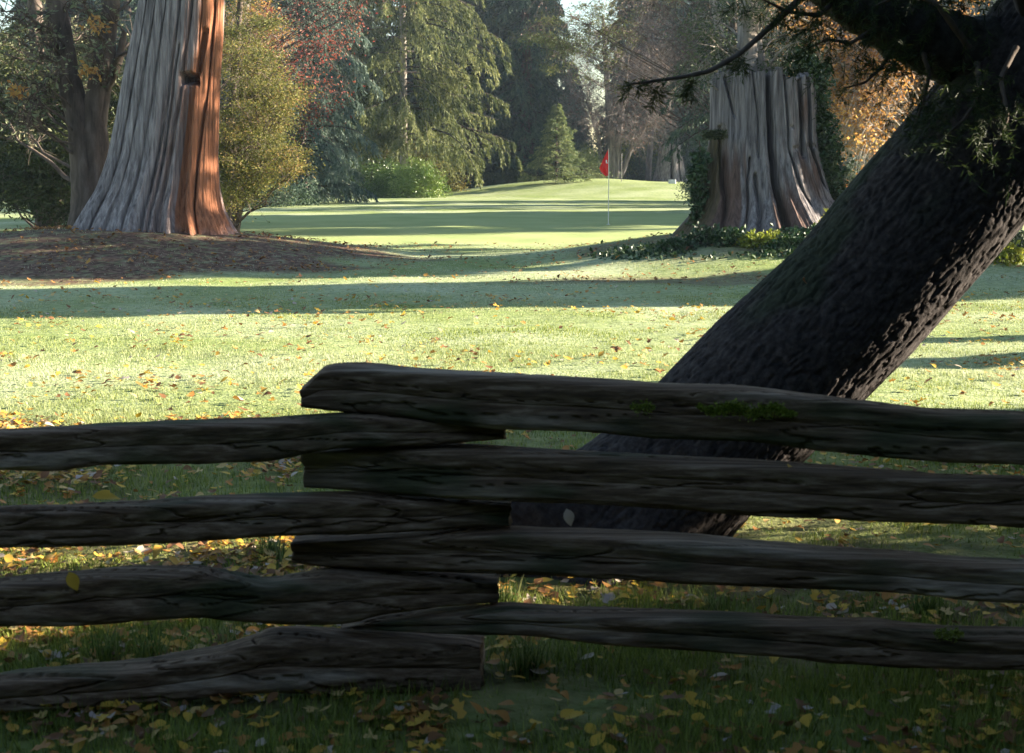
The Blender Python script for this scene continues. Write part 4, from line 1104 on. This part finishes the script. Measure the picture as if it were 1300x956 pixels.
shrub(742, 0, 92, 1.6, 2.0, L_small, 5000, .14, .05, 70, 'pale green bush just right of the small fir')
shrub(805, 0, 106, 2.6, 3.8, L_yg, 8000, .17, .07, 71, 'yellow green bush behind the bare purple tree', hi=.55)
shrub(815, 0, 101, 1.6, 3.1, L_dark, 6000, .16, .06, 72, 'dark green bush just left of the distant stump')
shrub(890, 0, 99, 2.0, 2.7, L_dark, 6000, .16, .06, 73, 'dark shrub just right of the distant stump')
shrub(770, 0, 110, 3.5, 2.2, L_dark2, 6000, .18, .07, 74, 'low dim shrub row under the bare purple tree')
shrub(760, 0, 128, 6.5, 5.5, L_dark, 9000, .3, .12, 310, 'dim green thicket far behind the bare purple tree')
shrub(895, 0, 70, 1.2, 1.7, L_dark, 4500, .12, .05, 75, 'dark leafy shrub close to the left edge of the big stump')
shrub(1000, 0, 60, 3.0, 3.2, L_dark, 8000, .16, .06, 76, 'wide dark shrub hidden behind the big stump')
shrub(1110, 0, 57, 3.2, 1.7, L_dark2, 8000, .15, .06, 77, 'dim green hedge like shrub between the stump and leaning trunk')
shrub(10, 0, 70, 4.2, 1.6, L_dark2, 7000, .16, .06, 78, 'shaded shrub mass low at the far left beyond the lawn')
shrub(215, 0, 72, 4.5, 2.2, L_dark2, 7000, .16, .06, 79, 'shaded shrub mass behind the big fluted trunk')
shrub(1290, 0, 62, 3.0, 1.8, L_dark2, 6000, .15, .06, 80, 'low shrub beyond the lawn at the far right edge')
# bare purple-brown tree
broad('bare_tree', 778, 93, 'bare purple brown tree with several dark stems and fine twigs behind the flag', 'tree', L_copper, M_barkgrey, 91,
      [([(776, 245), (777, 200), (774, 150), (770, 90), (765, 20)], [.36, .3, .2, .1]), ([(781, 245), (783, 200), (788, 150), (795, 90), (800, 40)], [.3, .25, .18, .08]),
       ([(768, 245), (763, 205), (760, 170), (745, 130)], [.17, .13, .08]), ([(784, 235), (795, 205), (805, 180), (825, 155), (850, 140)], [.2, .16, .1, .05])],
      [(770, 90, 60, 34), (800, 130, 60, 34), (840, 110, 40, 16), (745, 130, 35, 14), (810, 150, 30, 12), (790, 50, 60, 18)], 2.6, 45, .5, .16, .07,
      limb_r=.045, twig=(16, 1.6, .008), flat=.7, twig_grav=.1, limbmat=M_barkgrey)
broad('copper_leaf_tree', 830, 98, 'copper leaved slim tree above the distant stump', 'tree', L_copper, M_barkgrey, 92,
      [([(822, 240), (826, 180), (828, 110), (830, 30)], [.22, .18, .1])],
      [(830, 80, 40, 20), (815, 85, 25, 12), (850, 100, 30, 12), (840, 50, 35, 8)], 2, 80, .5, .2, .1, limb_r=.06, twig=(12, 1.2, .011), flat=.6, leaf_lo=.3)
# weeping bare twigs and conifer boughs hanging in from the top centre-right
broad('weeping_tree', 905, 48, 'leafless weeping tree whose brown twigs hang across the top right of the centre', 'tree', L_copper, M_pale, 93,
      [([(925, 262), (930, 180), (925, 90), (905, 0), (880, -60)], [.2, .17, .13, .08])],
      [(780, 0, 60, 7), (850, 20, 50, 10), (880, 60, 35, 8), (720, 10, 40, 3), (840, -30, 90, 10), (865, 120, 20, 3)], 2, 14, .3, .1, .05, limb_r=.03, twig=(10, 1.2, .006), flat=.9, twig_grav=1.0, droop=1, limbmat=M_bark)
broad('dark_bough_tree', 640, 62, 'dark needled boughs sloping across the top centre', 'tree', L_lit, M_bark, 94,
      [([(905, 262), (908, 150), (900, 30), (880, -90)], [.3, .26, .2, .12])],
      [(700, 60, 30, 5), (730, 30, 45, 8), (760, 5, 50, 8), (800, -20, 60, 8), (690, 30, 30, 4)], 1.6, 260, .35, .16, .04, limb_r=.03, twig=(8, .9, .01), flat=.3, droop=.8, x=atx(905, 62))
# tree growing out of the stump top
broad('young_tree', 955, 26, 'young tree rooted on top of the big stump, its brown roots gripping the cut wood', 'tree', L_dark2, M_pale, 95,
      [([(940, 104), (944, 80), (948, 50), (950, 0), (950, -80), (948, -200)], [.20, .20, .21, .19, .16, .1]),
       ([(961, 140), (962, 92), (960, 50), (956, 0), (954, -60)], [.035, .06, .08, .10, .1]), ([(985, 110), (978, 80), (968, 40), (960, 0)], [.05, .06, .07, .06]),
       ([(925, 106), (932, 80), (940, 50)], [.05, .06, .08])],
      [(950, 20, 50, 10), (905, 45, 30, 5), (990, 20, 35, 8), (920, -40, 60, 10), (990, -50, 50, 8)], 1.0, 150, .22, .09, .03, limb_r=.03, twig=(8, .4, .005), flat=.4, droop=.5)
bpy.data.objects['young_tree'].location.z = 0
y_ = bpy.data.objects['young_tree']
for ch in y_.children: ch.location.z += 0
# orange maple behind, right of the stump
broad('maple_tree', 1150, 40, 'orange and brown leaved maple with drooping twigs between the stump and leaning trunk', 'tree', L_orange, M_bark, 96,
      [([(1172, 275), (1168, 200), (1165, 130), (1160, 50), (1150, -40)], [.55, .48, .42, .3])],
      [(1060, 60, 45, 18), (1100, 100, 45, 20), (1060, 110, 35, 14), (1040, 30, 45, 14), (1105, 150, 32, 16), (1080, 145, 25, 10), (1130, 60, 50, 14), (1190, 20, 50, 10), (1010, 10, 40, 8)], 2.0, 105, .30, .13, .085, limb_r=.06, twig=(12, 1.0, .007), flat=.35, twig_grav=.7, leaf_lo=.15, limbmat=M_pale)
broad('copper_leaf_tree', 1075, 52, 'brown leaved tree filling the gap above the orange maple', 'tree', L_copper, M_bark, 97,
      [([(1065, 262), (1062, 160), (1058, 60), (1050, -40)], [.25, .2, .12])],
      [(1060, 60, 60, 20), (1110, 80, 60, 20), (1080, 120, 45, 18), (1020, 40, 45, 14), (1080, 10, 70, 20), (1140, 100, 40, 12)], 2.0, 110, .5, .15, .08, limb_r=.06, twig=(12, 1.1, .009), flat=.5, limbmat=M_pale)
shrub(1062, 0, 33, .55, 1.45, L_orange, 1500, .12, .07, 98, 'small olive orange bush just right of the stump ivy', hi=.35)
# ivy and leafy plants round the stump
def ivy_wall():
    rng = np.random.default_rng(101)
    X = atx(1045, 26); root = thing('climbing_ivy', (X, 26, H(X, 26)), 'dark climbing ivy on the right flank of the big stump', 'ivy'); loc = np.array(root.location)
    pts = [(1062, 270), (1055, 235), (1050, 205), (1044, 175), (1038, 145), (1036, 115), (1030, 90), (1010, 75)]
    P = np.array([at(a, b, 26 + .1) for a, b in pts]) - loc
    V, Q = trunk_tube(P, np.array([.03, .03, .025, .025, .02, .02, .015, .01]), 8, 50, .1)
    obj('stems', V, Q, M_bark, root, smooth=True)
    t = rng.uniform(0, len(pts) - 1, 5200); c = np.stack([np.interp(t, np.arange(len(pts)), P[:, i]) for i in range(3)], -1)
    w = np.interp(t, np.arange(len(pts)), [.2, .16, .18, .17, .14, .14, .2, .25])
    Pl = c + rng.normal(size=c.shape) * (w[:, None] * [1, 1.3, 1]) * .75
    V, Q = leafquads(Pl, rng.normal(size=c.shape) + [.3, -.6, -.4], .085, .075, rng)
    obj('foliage', V, Q, L_ivy, root, attrs={'v': leafattr(len(Pl), rng)})
    X = atx(893, 26); root = thing('climbing_ivy', (X, 25.6, H(X, 25.6)), 'thin ivy strand climbing beside the left edge of the big stump', 'ivy'); loc = np.array(root.location)
    pts = [(884, 285), (886, 250), (884, 225), (889, 200), (888, 178)]
    P = np.array([at(a, b, 25.6) for a, b in pts]) - loc
    obj('stems', *trunk_tube(P, np.linspace(.03, .01, 5), 8, 40, .1), M_bark, root, smooth=True)
    t = rng.uniform(0, 3.2, 900); c = np.stack([np.interp(t, np.arange(5), P[:, i]) for i in range(3)], -1)
    Pl = c + rng.normal(size=c.shape) * [.07, .1, .08]
    V, Q = leafquads(Pl, rng.normal(size=c.shape) + [0, -.5, -.4], .085, .075, rng)
    obj('foliage', V, Q, L_ivy, root, attrs={'v': leafattr(len(Pl), rng)})
ivy_wall()
def ground_ivy():
    rng = np.random.default_rng(102)
    n = 11000
    x = rng.normal(5.0, 1.8, n); y = rng.normal(23.8, .8, n)
    k = fbm(np.c_[x * .8, y * .8, x * 0], 3, 5) + .15 > rng.random(n) * .5
    x, y = x[k], y[k]
    d = np.hypot((x - 4.9) / 3.8, (y - 25) / 2.6)
    k = d < 1; x, y, d = x[k], y[k], d[k]
    hh = .10 * (1 - d) * (1 + fbm(np.c_[x * 1.6, y * 1.6, x * 0], 2, 8))
    P = np.c_[x, y, height(x, y) + rng.random(len(x)) * hh + .01]
    V, Q = leafquads(P, rng.normal(size=P.shape) + [0, -.2, .3], .09, .07, rng)
    o = obj('ground_ivy', V, Q, L_ivy, attrs={'v': leafattr(len(P), rng)})
    tag(o, 'ivy creeping over the mound around the big stump', 'ivy', kind='stuff')
ground_ivy()
for (px, D, rx, rz, mt, lab, lo, hi) in [
    (1068, 24.4, .42, .75, L_yg, 'bright yellow green leafy plant by the right foot of the big stump', .2, 1),
    (965, 23.6, .40, .34, L_yg, 'yellow green low plant in front of the middle of the big stump', 0, .6),
    (1000, 23.3, .35, .28, L_ivy, 'dark low plant in front of the stump right of the yellow green one', .2, 1),
    (930, 23.8, .30, .42, L_ivy, 'dark leafy plant in front of the stump central split', 0, 1),
    (895, 24.2, .45, .40, L_ivy, 'dark leafy plant at the left foot of the big stump', 0, .7),
    (862, 24.0, .40, .22, L_ivy, 'low dark plant trailing left from the stump foot', 0, .5),
    (1035, 23.4, .45, .38, L_ivy, 'dark plant between the stump and the leaning trunk', 0, .8),
    (1275, 22.5, .42, .42, L_yg, 'small yellow green plant right of the leaning trunk', 0, .8)]:
    shrub(px, 0, D, rx, rz * .62, mt, 700, .09, .065, int(px + D * 7), lab, name='leafy_plant', cat='plant', nst=14, lo=lo, hi=hi)
shrub(1320, 0, 24.5, 1.1, .42, L_dark2, 4200, .09, .05, 205, 'low dull bush mound at the right edge beside the yellow green plant')

# trees beside the picture on the right, standing between the sun and the lawn
SUN_EL, SUN_AZ = 17.0, -12.0          # elevation; degrees towards the camera from exact right
rngs = np.random.default_rng(61)
pr = conifer_thing(0, 0, 'x', 'tree', L_dark, M_bark, 71, name='shade_conifer', h=10, r=2.2, z0=.3, nb=170, nbl=18, nn=12, droop=.3, upt=.1, ll=.34, lw=.13, hang=.6, prof=.35, x=0)
first = True
shade = [  # x, y, scale, width
    (6.3, -1.2, .55, .8), (6.6, .6, .5, .75), (6.4, 2.2, .5, .75), (6.8, 3.0, .48, .35), (7.4, 3.7, .5, .25),
    (9.0, 1.4, .7, .8), (8.6, 7.75, .46, .44), (9.6, 8.5, .6, .42), (11.5, 9.0, .7, .30), (8.6, 11.6, .20, .8), (9.8, 13.2, .20, .6),
    (10.8, 18.0, .80, .36), (12.4, 19.3, .95, .40), (14.7, 20.7, 1.0, .3), (11.4, 25.7, .45, .75),
    (23, 44.5, 1.25, 1.0), (25, 48.3, 1.35, 1.1), (24, 51.2, 1.3, .8), (31, 62.8, 1.2, .4), (33, 71, 1.3, .35),
]
for i, (x, y, s, w) in enumerate(shade):
    lab = f'dense conifer standing outside the picture to the right, number {i + 1} from the fence'
    sc = (s * w * 1.6, s * w * 1.6, s)
    y += (x - 1) * .158
    if first:
        pr.location = (x, y, H(x, y)); pr.scale = sc; pr['label'] = lab; pr['group'] = 'conifers right of the picture'; first = False
    else:
        dup(pr, (x, y, H(x, y)), rngs.uniform(0, 6), sc, lab, 'conifers right of the picture')

for i, (x, y, s, w) in enumerate([(-5.5, -3.6, .62, 1.5), (-1.8, -5.0, .7, 1.5), (2.2, -4.2, .66, 1.5), (5.6, -4.4, .7, 1.3), (-7.8, -.2, .6, 1.3), (-6.6, 3.0, .34, 1.5)]):  # unseen conifers added to cut sky light on the fence and foreground
    dup(pr, (x, y, H(x, y)), rngs.uniform(0, 6), (s * w * 1.6, s * w * 1.6, s), f'dense conifer behind the photographer, number {i + 1} from the left', 'conifers behind the camera')

conifer_thing(0, 29.6, 'thin crowned conifer outside the picture to the right, dappling the big trunk and stump', 'tree', L_dark, M_bark, 72, name='shade_conifer', x=14.5,
              h=14, r=2.4, z0=5, nb=60, nbl=9, nn=9, droop=.3, upt=.1, ll=.34, lw=.14, hang=.5, prof=.3)
conifer_thing(0, 26.6, 'high crowned conifer outside the picture to the right, shading the left mound', 'tree', L_dark, M_bark, 74, name='shade_conifer', x=15,
              h=10.5, r=1.3, z0=5.2, nb=100, nbl=14, nn=11, droop=.3, upt=.1, ll=.34, lw=.14, hang=.5, prof=.25)
conifer_thing(0, 32.0, 'tall high crowned conifer outside the picture to the right, shading the forked tree', 'tree', L_dark, M_bark, 75, name='shade_conifer', x=14.5,
              h=15, r=1.8, z0=5.8, nb=130, nbl=14, nn=11, droop=.3, upt=.1, ll=.34, lw=.14, hang=.5, prof=.2)

for i, (x, y, sd) in enumerate([(7.2, 5.35, 81), (9.3, 6.1, 82)]):  # unseen conifers added to break the sun into dapples around the fence
    conifer_thing(0, y, ['sparse young conifer outside the picture to the right, near the fence', 'sparse young conifer outside the picture to the right, farther from the fence'][i], 'tree', L_dark, M_bark, sd, name='shade_conifer', x=x,
                  h=5.6, r=.75, z0=(2.0 if i == 0 else 2.6), nb=110, nbl=14, nn=11, droop=.3, upt=.1, ll=.2, lw=.08, hang=.5, prof=.3)
shrub(0, 0, 5.2, .9, 2.1, L_dark, 9000, .12, .06, 302, 'small evergreen bush outside the picture right of the fence', x=6.3, ry=.8)  # unseen bush added to keep low sun off the ground by the fence
shrub(0, 0, 6.5, 1.0, 1.8, L_dark, 12000, .12, .06, 301, 'round evergreen bush outside the picture right of the leaning trunk', x=6.4, ry=1.3)  # unseen bush added for ground shade, low enough to spare the trunk edge
# ------------------------------------------------------------------ haze
HAZE = True
if HAZE:
    V = np.array([(a, b, c) for c in (-2.5, 32) for b in (-14, 152) for a in (-75, 75)], float)
    Q = np.array([[0, 2, 3, 1], [4, 5, 7, 6], [0, 1, 5, 4], [2, 6, 7, 3], [0, 4, 6, 2], [1, 3, 7, 5]])
    m, nt, ns, ln = new_mat('haze')
    v = ns.new('ShaderNodeVolumePrincipled'); v.inputs['Color'].default_value = (.65, .80, 1, 1); v.inputs['Density'].default_value = .00035
    v.inputs['Anisotropy'].default_value = .2
    o = ns.new('ShaderNodeOutputMaterial'); ln.new(v.outputs[0], o.inputs['Volume'])
    hz = obj('haze', V, Q, m); tag(hz, kind='stuff')

# ------------------------------------------------------------------ light, sky, camera
w = bpy.data.worlds.new('World'); scene.world = w; w.use_nodes = True
nt = w.node_tree; bg = nt.nodes['Background']
sky = nt.nodes.new('ShaderNodeTexSky'); sky.sky_type = 'NISHITA'; sky.sun_disc = False
sky.sun_elevation = R(SUN_EL)
sdir = Vector((math.cos(R(SUN_EL)) * math.cos(R(SUN_AZ)), -math.cos(R(SUN_EL)) * math.sin(R(SUN_AZ)), math.sin(R(SUN_EL))))
sky.sun_rotation = math.atan2(sdir.x, sdir.y)
sky.air_density = 1.1; sky.dust_density = .6; sky.ozone_density = 1.5
nt.links.new(sky.outputs[0], bg.inputs['Color']); bg.inputs['Strength'].default_value = .05
sun = bpy.data.lights.new('sun', 'SUN'); sun.energy = 4.8; sun.angle = R(.55); sun.color = (1, .88, .70)
so = bpy.data.objects.new('sun', sun); col.objects.link(so); so.rotation_euler = sdir.to_track_quat('Z', 'Y').to_euler()

cam = bpy.data.cameras.new('camera'); co = bpy.data.objects.new('camera', cam); col.objects.link(co)
co.location = (0, 0, CAMZ); co.rotation_euler = (R(90) - PITCH, 0, 0)
cam.sensor_width = 36; cam.lens = F / 1300 * 36; cam.shift_y = -45 / 1300
cam.clip_end = 3000; cam.clip_start = .1
cam.dof.use_dof = True; cam.dof.focus_distance = 19; cam.dof.aperture_fstop = 9
scene.camera = co
scene.view_settings.view_transform = 'Standard'; scene.view_settings.look = 'None'
scene.view_settings.exposure = 2.68; scene.view_settings.gamma = 1
c = scene.cycles
c.use_denoising = True; c.denoiser = 'OPENIMAGEDENOISE'
c.max_bounces = 5; c.diffuse_bounces = 3; c.glossy_bounces = 2; c.transmission_bounces = 3; c.volume_bounces = 0; c.transparent_max_bounces = 4
c.caustics_reflective = False; c.caustics_refractive = False
c.sample_clamp_indirect = 4
